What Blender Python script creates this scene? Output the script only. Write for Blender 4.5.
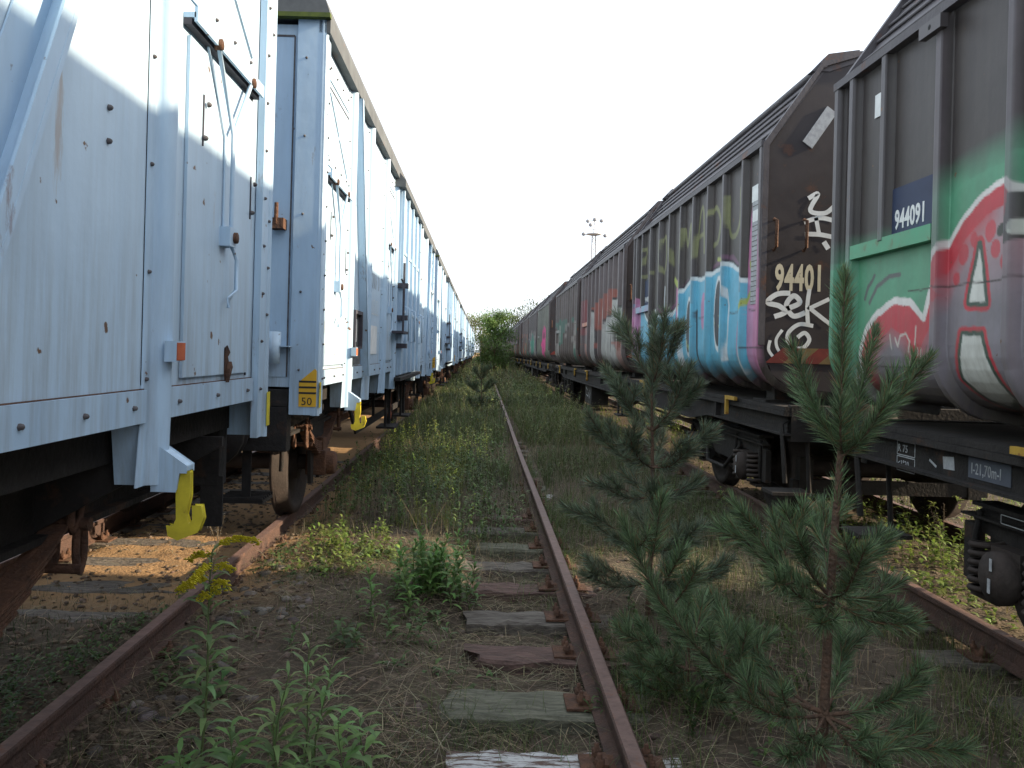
import bpy, math, random
import numpy as np
from mathutils import Vector, Matrix
R = math.radians
random.seed(7); rng = np.random.default_rng(7)
for o in list(bpy.data.objects): bpy.data.objects.remove(o)
scn = bpy.context.scene
col = scn.collection

# ---------------------------------------------------------------- camera, sky, sun, exposure
cam_d = bpy.data.cameras.new('camera'); cam = bpy.data.objects.new('camera', cam_d); col.objects.link(cam)
cam.location = (0, 0, 1.5)
ROLL = math.atan(.0257)
cam.matrix_world = Matrix.Translation((0, 0, 1.5)) @ Matrix.Rotation(R(90), 4, 'X') @ Matrix.Rotation(ROLL, 4, 'Z')
cam_d.sensor_width = 36; cam_d.lens = 36*800/1024
cam_d.shift_x = 29/1024; cam_d.shift_y = -32/1024
cam_d.clip_start = .05; cam_d.clip_end = 5000
scn.camera = cam

SUN_EL, SUN_AZ = 23.6, 3.0         # sun stands towards +X, turned SUN_AZ towards -Y
w = bpy.data.worlds.new('World'); scn.world = w; w.use_nodes = True
nt = w.node_tree; nt.nodes.clear()
sky = nt.nodes.new('ShaderNodeTexSky'); sky.sky_type = 'NISHITA'; sky.sun_disc = False
sky.sun_elevation = R(SUN_EL); sky.sun_rotation = R(90 + SUN_AZ)
sky.air_density = 1.0; sky.dust_density = 4.0; sky.ozone_density = 1.2
bg = nt.nodes.new('ShaderNodeBackground'); bg.inputs[1].default_value = .15
wo = nt.nodes.new('ShaderNodeOutputWorld')
veil = nt.nodes.new('ShaderNodeMix'); veil.data_type = 'RGBA'   # thin white high cloud over the whole sky
veil.inputs[0].default_value = .72; veil.inputs[7].default_value = (5.2, 5.6, 6.1, 1)
nt.links.new(sky.outputs[0], veil.inputs[6]); nt.links.new(veil.outputs[2], bg.inputs[0]); nt.links.new(bg.outputs[0], wo.inputs[0])
sd = bpy.data.lights.new('sun', 'SUN'); sd.energy = 5.0; sd.angle = R(.8); sd.color = (1, .82, .58)
sun = bpy.data.objects.new('sun', sd); col.objects.link(sun)
sv = Vector((math.cos(R(SUN_EL))*math.cos(R(SUN_AZ)), -math.cos(R(SUN_EL))*math.sin(R(SUN_AZ)), math.sin(R(SUN_EL))))
sun.rotation_euler = sv.to_track_quat('Z', 'Y').to_euler()
vs = scn.view_settings; vs.view_transform = 'Standard'; vs.look = 'None'; vs.gamma = 1; vs.use_curve_mapping = False
vs.exposure = 1.12
scn.cycles.max_bounces = 6; scn.cycles.diffuse_bounces = 3; scn.cycles.use_denoising = True

# ---------------------------------------------------------------- materials
def mat(name, c1, c2=None, scale=6, rough=.8, metal=0, rust=0, rust_scale=3, bump=0, bscale=40, attr=None, stretch=None, spec=.3, trans=0, thr=.58, rustcol=(.16, .06, .025), grime=0):
    m = bpy.data.materials.new(name); m.use_nodes = True; t = m.node_tree; n = t.nodes; L = t.links
    b = n['Principled BSDF']; b.inputs['Roughness'].default_value = rough; b.inputs['Metallic'].default_value = metal
    b.inputs['Specular IOR Level'].default_value = spec
    g = n.new('ShaderNodeNewGeometry'); pos = g.outputs['Position']
    if stretch:
        vm = n.new('ShaderNodeVectorMath'); vm.operation = 'MULTIPLY'; vm.inputs[1].default_value = stretch
        L.new(pos, vm.inputs[0]); spos = vm.outputs[0]
    else: spos = pos
    nz = n.new('ShaderNodeTexNoise'); nz.inputs['Scale'].default_value = scale; nz.inputs['Detail'].default_value = 6; nz.inputs['Roughness'].default_value = .65
    L.new(spos, nz.inputs['Vector'])
    rp = n.new('ShaderNodeMapRange'); rp.inputs['From Min'].default_value = .33; rp.inputs['From Max'].default_value = .67
    L.new(nz.outputs[0], rp.inputs[0])
    mx = n.new('ShaderNodeMix'); mx.data_type = 'RGBA'
    L.new(rp.outputs[0], mx.inputs[0])
    if attr:
        at = n.new('ShaderNodeAttribute'); at.attribute_name = attr
        sc = n.new('ShaderNodeVectorMath'); sc.operation = 'SCALE'; sc.inputs[3].default_value = c1
        L.new(at.outputs[0], sc.inputs[0]); L.new(at.outputs[0], mx.inputs[6]); L.new(sc.outputs[0], mx.inputs[7])
    else:
        mx.inputs[6].default_value = (*c1, 1); mx.inputs[7].default_value = (*(c2 or [v*.75 for v in c1]), 1)
    out = mx.outputs[2]
    if rust:
        n2 = n.new('ShaderNodeTexNoise'); n2.inputs['Scale'].default_value = rust_scale; n2.inputs['Detail'].default_value = 9; n2.inputs['Roughness'].default_value = .7
        L.new(spos, n2.inputs['Vector'])
        r2 = n.new('ShaderNodeMapRange'); r2.inputs['From Min'].default_value = thr; r2.inputs['From Max'].default_value = thr+.07; r2.inputs['To Max'].default_value = rust
        L.new(n2.outputs[0], r2.inputs[0])
        m2 = n.new('ShaderNodeMix'); m2.data_type = 'RGBA'; m2.inputs[7].default_value = (*rustcol, 1)
        L.new(r2.outputs[0], m2.inputs[0]); L.new(out, m2.inputs[6]); out = m2.outputs[2]
    if grime:   # road dirt thrown up along the sill and thin runs down the sheets
        sx = n.new('ShaderNodeSeparateXYZ'); L.new(pos, sx.inputs[0])
        hz = n.new('ShaderNodeMapRange'); hz.inputs['From Min'].default_value = 1.95; hz.inputs['From Max'].default_value = 1.2; hz.inputs['To Min'].default_value = .16; L.new(sx.outputs[2], hz.inputs[0])
        v3 = n.new('ShaderNodeVectorMath'); v3.operation = 'MULTIPLY'; v3.inputs[1].default_value = (11, 11, .8); L.new(pos, v3.inputs[0])
        n4 = n.new('ShaderNodeTexNoise'); n4.inputs['Scale'].default_value = 1.6; n4.inputs['Detail'].default_value = 8; n4.inputs['Roughness'].default_value = .7; L.new(v3.outputs[0], n4.inputs['Vector'])
        r4 = n.new('ShaderNodeMapRange'); r4.inputs['From Min'].default_value = .42; r4.inputs['From Max'].default_value = .72; L.new(n4.outputs[0], r4.inputs[0])
        n5 = n.new('ShaderNodeTexNoise'); n5.inputs['Scale'].default_value = 14; n5.inputs['Detail'].default_value = 8; L.new(pos, n5.inputs['Vector'])
        r5 = n.new('ShaderNodeMapRange'); r5.inputs['From Min'].default_value = .70; r5.inputs['From Max'].default_value = .73; L.new(n5.outputs[0], r5.inputs[0])
        mm = n.new('ShaderNodeMath'); mm.operation = 'MULTIPLY'; L.new(hz.outputs[0], mm.inputs[0]); L.new(r4.outputs[0], mm.inputs[1])
        m5 = n.new('ShaderNodeMath'); m5.operation = 'MULTIPLY'; m5.inputs[1].default_value = grime; L.new(mm.outputs[0], m5.inputs[0])
        m6 = n.new('ShaderNodeMix'); m6.data_type = 'RGBA'; m6.inputs[7].default_value = (.17, .15, .12, 1); L.new(m5.outputs[0], m6.inputs[0]); L.new(out, m6.inputs[6])
        m7 = n.new('ShaderNodeMix'); m7.data_type = 'RGBA'; m7.inputs[7].default_value = (.13, .07, .04, 1); L.new(r5.outputs[0], m7.inputs[0]); L.new(m6.outputs[2], m7.inputs[6]); out = m7.outputs[2]
    L.new(out, b.inputs['Base Color'])
    if bump:
        n3 = n.new('ShaderNodeTexNoise'); n3.inputs['Scale'].default_value = bscale; n3.inputs['Detail'].default_value = 8
        L.new(pos, n3.inputs['Vector'])
        bp = n.new('ShaderNodeBump'); bp.inputs['Strength'].default_value = bump; bp.inputs['Distance'].default_value = .02
        L.new(n3.outputs[0], bp.inputs['Height']); L.new(bp.outputs[0], b.inputs['Normal'])
    if trans:
        tr = n.new('ShaderNodeBsdfTranslucent'); L.new(out, tr.inputs['Color'])
        ms = n.new('ShaderNodeMixShader'); ms.inputs[0].default_value = trans
        L.new(b.outputs[0], ms.inputs[1]); L.new(tr.outputs[0], ms.inputs[2])
        L.new(ms.outputs[0], n['Material Output'].inputs['Surface'])
    return m
M = {}
M['blue'] = mat('pale_blue_paint', (.41, .555, .70), (.335, .47, .615), 1.6, .5, grime=.55, rust=.65, rust_scale=2.2, stretch=(3, 3, .9), thr=.63, bump=.12, bscale=9, spec=.4)
M['bluepanel'] = mat('pale_blue_panel', (.45, .59, .72), (.37, .50, .63), 1.2, .5, grime=.75, rust=.6, rust_scale=3, stretch=(2.5, 2.5, .35), thr=.62, bump=.4, bscale=3.2, spec=.4, rustcol=(.30, .22, .15))
M['bluedark'] = mat('blue_grey_endwall', (.30, .38, .47), (.25, .32, .40), 3, .6, rust=.5, thr=.68)
M['roofgrey'] = mat('roof_grey', (.115, .125, .13), (.07, .075, .08), 5, .7, rust=.4)
M['moss'] = mat('mossy_edge', (.10, .13, .03), (.06, .08, .03), 14, .95)
M['under'] = mat('dark_underframe', (.026, .023, .022), (.013, .012, .012), 6, .85, rust=.6, rust_scale=5, rustcol=(.06, .03, .018), bump=.3)
M['spring'] = mat('rusty_steel', (.13, .065, .04), (.06, .035, .026), 14, .9, bump=.6, bscale=60)
M['wheel'] = mat('wheel_steel', (.045, .034, .03), (.025, .02, .018), 10, .8, bump=.2)
M['rail'] = mat('rusty_rail', (.098, .056, .044), (.055, .036, .031), 12, .85, rust=.6, rust_scale=9, rustcol=(.14, .075, .05), bump=.5, bscale=70)
M['railtop'] = mat('rail_head_top', (.17, .105, .088), (.10, .062, .052), 18, .65, rust=.7, rust_scale=8, bump=.2)
M['bolt'] = mat('dark_bolt', (.12, .12, .13), (.05, .04, .04), 20, .6)
M['yellow'] = mat('yellow_paint', (.62, .52, .04), (.44, .36, .03), 12, .7, rust=.9, rust_scale=16, thr=.58, rustcol=(.15, .1, .03))
M['orangeyel'] = mat('amber_paint', (.70, .40, .03), (.58, .32, .03), 8, .6)
M['black'] = mat('black_marking', (.02, .02, .02), (.03, .03, .03), 8, .7)
M['white'] = mat('white_marking', (.72, .74, .74), (.58, .6, .6), 9, .6)
M['cream'] = mat('cream_lettering', (.60, .54, .40), (.5, .45, .33), 9, .7)
M['chalk'] = mat('chalk_marking', (.40, .42, .44), (.27, .28, .3), 30, .8)
M['red'] = mat('red_paint', (.45, .05, .03), (.3, .03, .03), 8, .6)
M['orange'] = mat('red_oxide', (.50, .13, .05), (.32, .07, .03), 12, .7)
M['hole'] = mat('torn_dark', (.02, .012, .01), (.07, .03, .015), 30, .9)
M['seam'] = mat('seam_dark', (.07, .07, .085), (.045, .04, .05), 9, .8)
M['plate'] = mat('plate_navy', (.035, .05, .10), (.03, .04, .08), 5, .6)
M['brown'] = mat('dark_brown_body', (.058, .050, .052), (.038, .032, .034), 2.5, .42, rust=.5, rust_scale=3, thr=.64, rustcol=(.12, .05, .035), bump=.1, bscale=5, spec=.5)
M['endbrown'] = mat('dark_end_wall', (.042, .036, .039), (.028, .024, .027), 3, .55, rust=.3, rust_scale=3, bump=.1, bscale=5)
M['roofbrown'] = mat('brown_roof', (.090, .083, .090), (.058, .052, .058), 3, .55, rust=.5, rust_scale=3, bump=.1)
M['painted'] = mat('sprayed_side', .78, None, 5, .48, attr='paint', grime=.7, bump=.15, bscale=5, rust=.5, rust_scale=6, thr=.66, rustcol=(.10, .05, .035), spec=.4)
M['hazr'] = mat('hazard_red', (.17, .03, .025), (.11, .022, .02), 8, .7); M['hazy'] = mat('hazard_tan', (.17, .12, .05), (.12, .085, .04), 8, .7)
M['wood'] = mat('old_sleeper_wood', (.17, .15, .13), (.055, .046, .04), 5, .95, stretch=(1.2, 9, 9), bump=.8, bscale=30)
M['woodgreen'] = mat('mossy_sleeper_wood', (.17, .165, .125), (.065, .065, .048), 5, .95, stretch=(1.2, 9, 9), bump=.8, bscale=30)
M['woodred'] = mat('reddish_sleeper_wood', (.16, .10, .085), (.055, .038, .034), 5, .95, stretch=(1.2, 9, 9), bump=.8, bscale=30)
M['woodwhite'] = mat('whitewashed_sleeper_wood', (.13, .085, .07), (.07, .045, .04), 5, .95, stretch=(1.2, 9, 9), bump=.8, bscale=30, rust=.95, rust_scale=5, thr=.47, rustcol=(.50, .50, .50))
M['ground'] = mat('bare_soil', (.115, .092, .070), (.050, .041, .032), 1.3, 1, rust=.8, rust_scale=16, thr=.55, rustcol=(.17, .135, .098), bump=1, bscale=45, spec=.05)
M['stone'] = mat('ballast_stone', .6, None, 14, .95, attr='paint', spec=.1, bump=.5, bscale=50)
M['leaf'] = mat('leaf_green', .65, None, 9, .55, attr='paint', trans=.35, spec=.25)
M['needle'] = mat('pine_needle', .9, None, 9, .5, attr='paint', trans=.12, spec=.3)
M['straw'] = mat('dead_stalk', .7, None, 9, .9, attr='paint', trans=.15, spec=.1)
M['bark'] = mat('pine_bark', (.16, .095, .065), (.08, .055, .042), 40, .95, bump=.8, bscale=80)
M['galv'] = mat('galvanised_mast', (.55, .56, .58), (.45, .46, .48), 3, .6)
M['petal'] = mat('goldenrod_petal', (.78, .70, .06), (.66, .58, .04), 60, .7, trans=.3)
M['petalw'] = mat('white_petal', (.70, .70, .66), (.6, .6, .55), 60, .7, trans=.3)

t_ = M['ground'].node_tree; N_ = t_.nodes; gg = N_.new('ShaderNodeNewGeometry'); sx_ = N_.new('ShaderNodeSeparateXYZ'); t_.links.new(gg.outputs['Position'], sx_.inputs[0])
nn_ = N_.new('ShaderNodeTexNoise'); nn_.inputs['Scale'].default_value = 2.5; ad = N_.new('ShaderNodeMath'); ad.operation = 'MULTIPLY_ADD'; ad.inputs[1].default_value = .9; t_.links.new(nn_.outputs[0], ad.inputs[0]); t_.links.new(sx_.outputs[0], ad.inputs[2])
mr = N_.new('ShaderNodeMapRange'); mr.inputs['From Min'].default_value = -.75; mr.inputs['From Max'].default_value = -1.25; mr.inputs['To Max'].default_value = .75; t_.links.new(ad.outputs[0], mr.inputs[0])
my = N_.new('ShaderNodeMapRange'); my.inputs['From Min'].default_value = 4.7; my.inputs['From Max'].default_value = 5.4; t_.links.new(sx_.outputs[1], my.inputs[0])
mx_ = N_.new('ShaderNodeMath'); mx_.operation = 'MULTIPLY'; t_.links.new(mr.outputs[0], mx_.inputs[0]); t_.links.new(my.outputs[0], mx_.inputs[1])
mq = N_.new('ShaderNodeMix'); mq.data_type = 'RGBA'; mq.inputs[7].default_value = (.40, .25, .13, 1); bs_ = N_['Principled BSDF']; src = bs_.inputs['Base Color'].links[0].from_socket  # rusty sand colour, painted brighter here to strengthen the sunlit strip
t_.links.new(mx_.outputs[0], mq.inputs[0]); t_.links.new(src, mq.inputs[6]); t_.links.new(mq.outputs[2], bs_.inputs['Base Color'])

# ---------------------------------------------------------------- mesh helpers
class MB:
    def __init__(s): s.v = []; s.f = []; s.m = []; s.sm = []
    def add(s, vs, fs, mi=0, smooth=False):
        o = len(s.v); s.v += [tuple(v) for v in vs]
        for f in fs: s.f.append(tuple(i+o for i in f)); s.m.append(mi); s.sm.append(smooth)
    def box(s, x0, x1, y0, y1, z0, z1, mi=0):
        v = [(x, y, z) for x in (x0, x1) for y in (y0, y1) for z in (z0, z1)]
        s.add(v, [(0, 1, 3, 2), (4, 6, 7, 5), (0, 4, 5, 1), (2, 3, 7, 6), (0, 2, 6, 4), (1, 5, 7, 3)], mi)
    def prism(s, poly, axis, a, b, mi=0):
        n = len(poly); out = []
        for k in (a, b):
            for (p, q) in poly:
                out.append((k, p, q) if axis == 'x' else (p, k, q) if axis == 'y' else (p, q, k))
        fs = [tuple(range(n)), tuple(range(2*n-1, n-1, -1))] + [(i, (i+1) % n, n+(i+1) % n, n+i) for i in range(n)]
        s.add(out, fs, mi)
    def tube(s, pts, r, n=8, mi=0, cap=True):
        pts = [Vector(p) for p in pts]; rs = r if isinstance(r, (list, tuple)) else [r]*len(pts)
        vs = []
        for i, p in enumerate(pts):
            d = (pts[min(i+1, len(pts)-1)] - pts[max(i-1, 0)]).normalized()
            a = d.cross(Vector((0, 0, 1)) if abs(d.z) < .9 else Vector((1, 0, 0))).normalized(); b = d.cross(a)
            for k in range(n):
                t = 2*math.pi*k/n; vs.append(p + (a*math.cos(t) + b*math.sin(t))*rs[i])
        fs = [(i*n+k, i*n+(k+1) % n, (i+1)*n+(k+1) % n, (i+1)*n+k) for i in range(len(pts)-1) for k in range(n)]
        s.add(vs, fs, mi, n > 5)
        if cap:
            m = len(pts)
            s.add(vs[:n], [tuple(range(n))], mi); s.add(vs[(m-1)*n:], [tuple(range(n-1, -1, -1))], mi)
    def lathe(s, c, prof, axis='x', n=28, mi=0):
        vs = []
        for (a, r) in prof:
            for k in range(n):
                t = 2*math.pi*k/n; p, q = r*math.cos(t), r*math.sin(t)
                vs.append((c[0]+a, c[1]+p, c[2]+q) if axis == 'x' else (c[0]+p, c[1]+a, c[2]+q) if axis == 'y' else (c[0]+p, c[1]+q, c[2]+a))
        fs = [(i*n+k, i*n+(k+1) % n, (i+1)*n+(k+1) % n, (i+1)*n+k) for i in range(len(prof)-1) for k in range(n)]
        s.add(vs, fs, mi, True)
    def bolt(s, x, y, z, axis='x', sgn=1, r=.009, mi=1):
        prof = [(0, r), (sgn*r*.9, r*.8), (sgn*r*1.3, r*.35), (sgn*r*1.3, 0.0001)]
        s.lathe((x, y, z), prof, axis, 6, mi)
    def ribbon(s, pts, wd, fn, mi=0):
        # flat painted stroke: pts in 2-D, fn maps (a,b)->3-D
        P = [Vector(p) for p in pts]; L, Rr = [], []
        for i, p in enumerate(P):
            d = (P[min(i+1, len(P)-1)] - P[max(i-1, 0)]).normalized(); nrm = Vector((-d.y, d.x))*wd/2
            L.append(fn(*(p+nrm))); Rr.append(fn(*(p-nrm)))
        n = len(P); s.add(L+Rr, [(i, i+1, n+i+1, n+i) for i in range(n-1)], mi)
    def build(s, name, mats, parent=None, loc=None, bevel=0):
        me = bpy.data.meshes.new(name); me.from_pydata(s.v, [], s.f)
        for m in (mats if isinstance(mats, (list, tuple)) else [mats]): me.materials.append(m)
        me.polygons.foreach_set('material_index', s.m); me.polygons.foreach_set('use_smooth', s.sm)
        me.update()
        o = bpy.data.objects.new(name, me); col.objects.link(o)
        if parent: o.parent = parent
        if loc: o.location = loc
        if bevel:
            b = o.modifiers.new('b', 'BEVEL'); b.width = bevel; b.segments = 2; b.limit_method = 'ANGLE'; b.angle_limit = R(50)
        return o
def curve(pts, k=6):
    # smooth Catmull-Rom through 2-D / 3-D points
    P = [Vector(p) for p in pts]; out = []
    for i in range(len(P)-1):
        a, b, c, d = P[max(i-1, 0)], P[i], P[i+1], P[min(i+2, len(P)-1)]
        for j in range(k):
            t = j/k; out.append(.5*((2*b)+(c-a)*t+(2*a-5*b+4*c-d)*t*t+(3*b-a-3*c+d)*t**3))
    out.append(P[-1]); return out
def npmesh(name, V, F, mt, colors=None, parent=None, smooth=False):
    V = np.asarray(V, np.float32); F = np.asarray(F, np.int32); me = bpy.data.meshes.new(name)
    me.vertices.add(len(V)); me.vertices.foreach_set('co', V.ravel())
    k = F.shape[1]; me.loops.add(F.size); me.loops.foreach_set('vertex_index', F.ravel())
    me.polygons.add(len(F)); me.polygons.foreach_set('loop_start', np.arange(0, F.size, k, dtype=np.int32)); me.polygons.foreach_set('loop_total', np.full(len(F), k, np.int32))
    if smooth: me.polygons.foreach_set('use_smooth', np.ones(len(F), bool))
    if colors is not None:
        a = me.color_attributes.new('paint', 'FLOAT_COLOR', 'POINT'); c = np.ones((len(V), 4), np.float32); c[:, :3] = colors; a.data.foreach_set('color', c.ravel())
    me.materials.append(mt); me.update(calc_edges=True); me.validate()
    o = bpy.data.objects.new(name, me); col.objects.link(o)
    if parent: o.parent = parent
    return o
def empty(name, loc=(0, 0, 0), rz=0):
    o = bpy.data.objects.new(name, None); col.objects.link(o); o.location = loc; o.rotation_euler = (0, 0, rz); o.empty_display_size = .2; return o
def tag(o, label=None, cat=None, group=None, kind=None):
    if label: o['label'] = label
    if cat: o['category'] = cat
    if group: o['group'] = group
    if kind: o['kind'] = kind
    return o
def copy_tree(o, parent=None, kids=None):
    if kids is None:
        kids = {}
        for x in scn.objects:
            if x.parent: kids.setdefault(x.parent.name, []).append(x)
    c = o.copy(); col.objects.link(c); c.parent = parent
    for ch in kids.get(o.name, []): copy_tree(ch, c, kids)
    return c
def text(name, s, size, loc, face, mt, parent, ext=.0012, squeeze=1, label=None, roll=0, bold=0):
    c = bpy.data.curves.new(name, 'FONT'); c.body = s; c.size = size; c.extrude = ext; c.resolution_u = 3; c.space_character = 1.05+bold*4; c.offset = bold
    c.materials.append(mt); o = bpy.data.objects.new(name, c); col.objects.link(o); o.parent = parent; o.location = loc
    o.rotation_euler = (R(90), roll, {'-x': R(-90), '-y': 0, '+x': R(90)}[face]); 
    bpy.context.view_layer.update()
    me = bpy.data.meshes.new_from_object(o.evaluated_get(bpy.context.evaluated_depsgraph_get())); q = bpy.data.objects.new(name, me); col.objects.link(q)
    q.parent = parent; q.location = o.location; q.rotation_euler = o.rotation_euler; q.scale = (squeeze, 1, 1); bpy.data.objects.remove(o)
    return q

# ================================================================ GROUND
def fbm(x, y, s, seed=0):
    r = np.random.default_rng(seed); out = 0; a = 1
    for k in range(4):
        ang = r.uniform(0, 6.28, 6); f = s*(2**k)*r.uniform(.7, 1.3, 6); ph = r.uniform(0, 6.28, 6)
        out = out + a*sum(np.sin((x*np.cos(t)+y*np.sin(t))*ff+p) for t, ff, p in zip(ang, f, ph))/6; a *= .55
    return out
def sstep(a, b, x): t = np.clip((x-a)/(b-a), 0, 1); return t*t*(3-2*t)
def ground_z(x, y, fine=True):
    x = np.asarray(x, float); y = np.asarray(y, float)
    z = -.196 + .024*fbm(x, y, 1.1, 1); z = z - .030*sstep(-.2, -.05, x)*sstep(.62, .55, x)*sstep(9, 7.5, y)
    if fine: z = z + .010*fbm(x, y, 6, 2) + .006*fbm(x, y, 22, 3)
    # earth heaped over the left half of the middle track
    bury = sstep(-.02, -.30, x + .05*fbm(y, y*.3, 2.2, 5))*sstep(-2.2, -1.3, x)
    z = z + .095*bury
    z = z + .03*sstep(.95, 1.5, x)*sstep(2.9, 2.0, x)
    z = z + .075*sstep(.70, .95, x + .04*fbm(y, x, 3, 6))*sstep(2.7, 2.3, x)
    z = z + .06*sstep(7.0, 9.0, y + .4*fbm(x, y, 2, 7))*sstep(-.3, -.1, x)*sstep(.62, .5, x)
    z = z + .075*sstep(-1.82, -1.95, x)*sstep(-3.15, -3.05, x)*sstep(5.2, 4.6, y+.3*fbm(x, y, 2.4, 8))
    z = z + .040*sstep(-1.84, -1.95, x)*sstep(-3.15, -3.05, x)*sstep(5.0, 5.5, y)
    z = z + .055*sstep(3.0, 3.15, x)*sstep(4.4, 4.3, x)
    far = sstep(30, 90, np.abs(x)); z = z + far*.4*fbm(x, y, .03, 9)
    return z
def axis(parts):
    out = [parts[0][0]]
    for a, b, st in parts:
        n = max(1, int(round((b-a)/st))); out += list(np.linspace(a, b, n+1)[1:])
    return np.array(out)
gx = axis([(-900, -60, 60), (-60, -8, 3), (-8, -4.5, .25), (-4.5, -2.6, .08), (-2.6, 4.4, .035), (4.4, 12, .25), (12, 60, 4), (60, 900, 60)])
gy = axis([(-60, -2, 4), (-2, 2.3, .3), (2.3, 8, .035), (8, 16, .08), (16, 40, .3), (40, 120, 2), (120, 1500, 60)])
GX, GY = np.meshgrid(gx, gy); V = np.stack([GX.ravel(), GY.ravel(), ground_z(GX.ravel(), GY.ravel())], 1)
nx, ny = len(gx), len(gy); i = (np.arange(ny-1)[:, None]*nx+np.arange(nx-1)[None]).ravel()
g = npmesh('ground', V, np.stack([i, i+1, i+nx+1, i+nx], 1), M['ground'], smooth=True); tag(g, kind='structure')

# ---------------------------------------------------------------- rails
XL, XR, XC = -2.475, 3.70, .60
RP = [(-.0625, -.155), (.0625, -.155), (.0625, -.145), (.012, -.125), (.010, -.045), (.034, -.030), (.035, -.006), (.028, 0), (-.028, 0), (-.035, -.006), (-.034, -.030), (-.010, -.045), (-.012, -.125), (-.0625, -.145)]
def bend(Y): return np.where(np.asarray(Y) > 95, -(np.asarray(Y)-95.)**2/1300., 0.)
def rail(x, y0, y1, label, bendit=False, wob=0):
    ys = list(np.arange(y0, min(y1, 20), .5)) + list(np.arange(20, y1, 5)) + [y1] if y1 > 20 else list(np.arange(y0, y1, .5))+[y1]
    vs, fs, n = [], [], len(RP); mb = MB()
    for Y in ys:
        dx = float(bend(Y)) if bendit else 0
        dx += wob*math.sin(Y*.35)
        vs += [(p+x+dx, Y, q + wob*.3*math.sin(Y*.9)) for p, q in RP]
    for j in range(len(ys)-1):
        for k in range(n):
            mb_m = 1 if k == 7 else 0
            fs.append(((j*n+k, j*n+(k+1) % n, (j+1)*n+(k+1) % n, (j+1)*n+k), mb_m))
    mb.v = vs
    for f, m_ in fs: mb.f.append(f); mb.m.append(m_); mb.sm.append(False)
    mb.add([(x+p, ys[0], q) for p, q in RP], [tuple(range(n))])
    return tag(mb.build('rail', [M['rail'], M['railtop']]), label, 'rail', 'rusty rails running down the yard')
rail(XL+.75, -6, 150, 'rusty rail at the near edge of the pale blue wagons, goldenrod beside it')
rail(XL-.75, -6, 150, 'rusty rail on the far side of the track under the pale blue wagons')
rail(XC, .5, 60, 'rusty rail alone in the middle of the overgrown strip, on open sleepers', wob=.008)
rail(XR-.75, -6, 150, 'rusty rail at the near edge of the graffiti covered wagons', True)
rail(XR+.75, -6, 150, 'rusty rail on the far side of the track under the graffiti covered wagons', True)

# ---------------------------------------------------------------- sleepers
def sleeper(x0, x1, yc, wd, zt, mt, label, group, seed, chairs=()):
    r = random.Random(seed); n = 14; vs = []; prof = [(-.5, -.14), (-.5, -.012), (-.44, 0), (-.15, -.003), (.1, .002), (.42, -.002), (.5, -.016), (.5, -.14)]
    for k in range(n+1):
        X = x0+(x1-x0)*k/n; e = (r.uniform(-.020, .020), r.uniform(-.020, .020))
        tl = .05*r.uniform(-1, 1) if k in (0, n) else 0
        for j, (a, b) in enumerate(prof):
            vs.append((X + (tl if j > 3 else -tl), yc + a*wd + (e[0] if a < 0 else e[1])*(abs(a) > .3), zt + b + r.uniform(-.008, .006)*(b > -.1)))
    m = len(prof); fs = [(k*m+j, k*m+(j+1) % m, (k+1)*m+(j+1) % m, (k+1)*m+j) for k in range(n) for j in range(m)]
    mb = MB(); mb.add(vs, fs); mb.add(vs[:m], [tuple(range(m))]); mb.add(vs[-m:], [tuple(range(m-1, -1, -1))])
    o = mb.build('sleeper', mt); tag(o, label, 'sleeper', group)
    for xr in chairs:
        c = MB(); c.box(xr-.17, xr+.17, yc-.085, yc+.085, zt+.002, zt+.014)
        for sx in (-1, 1):
            c.box(xr+sx*.085-.022, xr+sx*.085+.022, yc-.05, yc+.05, zt+.013, zt+.04)
            for sy in (-.03, .03): c.lathe((xr+sx*.10, yc+sy*1.4, zt+.03), [(0, .02), (.028, .02), (.028, .010), (.05, .010), (.05, .0001)], 'z', 6)
        c.build('rail_chair', M['spring'], o)
    return o
looks = ['woodwhite', 'woodgreen', 'woodred', 'wood', 'woodred', 'wood', 'woodgreen', 'wood', 'woodred', 'wood']
words = ['weathered sleeper with flaking white paint across its top, nearest the camera', 'grey green mossy sleeper, second from the camera in the middle track',
         'reddish brown sleeper, third from the camera in the middle track', 'pale grey split sleeper, fourth from the camera in the middle track', 'reddish sleeper, fifth from the camera in the middle track',
         'brown sleeper with raised edge, sixth from the camera in the middle track', 'sunlit greenish sleeper, seventh from the camera in the middle track']
for k in range(20):
    yc = 3.20+.61*k + random.uniform(-.03, .03)
    lab = words[k] if k < 7 else 'dark old sleeper half hidden in grass, further down the middle track'
    r_ = random.Random(k+40)
    x0 = [-.10, -.135, -.02, -.07, -.05][k] if k < 5 else -.1+r_.uniform(-.1, .1)
    so = sleeper(x0, 1.22+r_.uniform(-.05, .12), yc, [.26, .30, .25, .24, .22][k] if k < 5 else .24, -.150+r_.uniform(-.008, .004), M[looks[k % 10]], lab, 'sleepers of the overgrown middle track', k, chairs=(XC,) if k < 12 else ())
for k in range(16):
    yc = 2.35+.62*k
    sleeper(XL-1.25, XL+1.22, yc, .25, -.158, M['wood'], 'dusty sleeper of the track under the pale blue wagons', 'sleepers under the pale blue wagons', 100+k, chairs=(XL+.75, XL-.75))
for k in range(18):
    yc = 3.3+.62*k
    sleeper(XR-1.2, XR+1.25, yc, .25, -.160, M['wood'], 'dark sleeper of the track under the graffiti covered wagons', 'sleepers under the graffiti wagons', 200+k, chairs=(XR-.75,))

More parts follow.
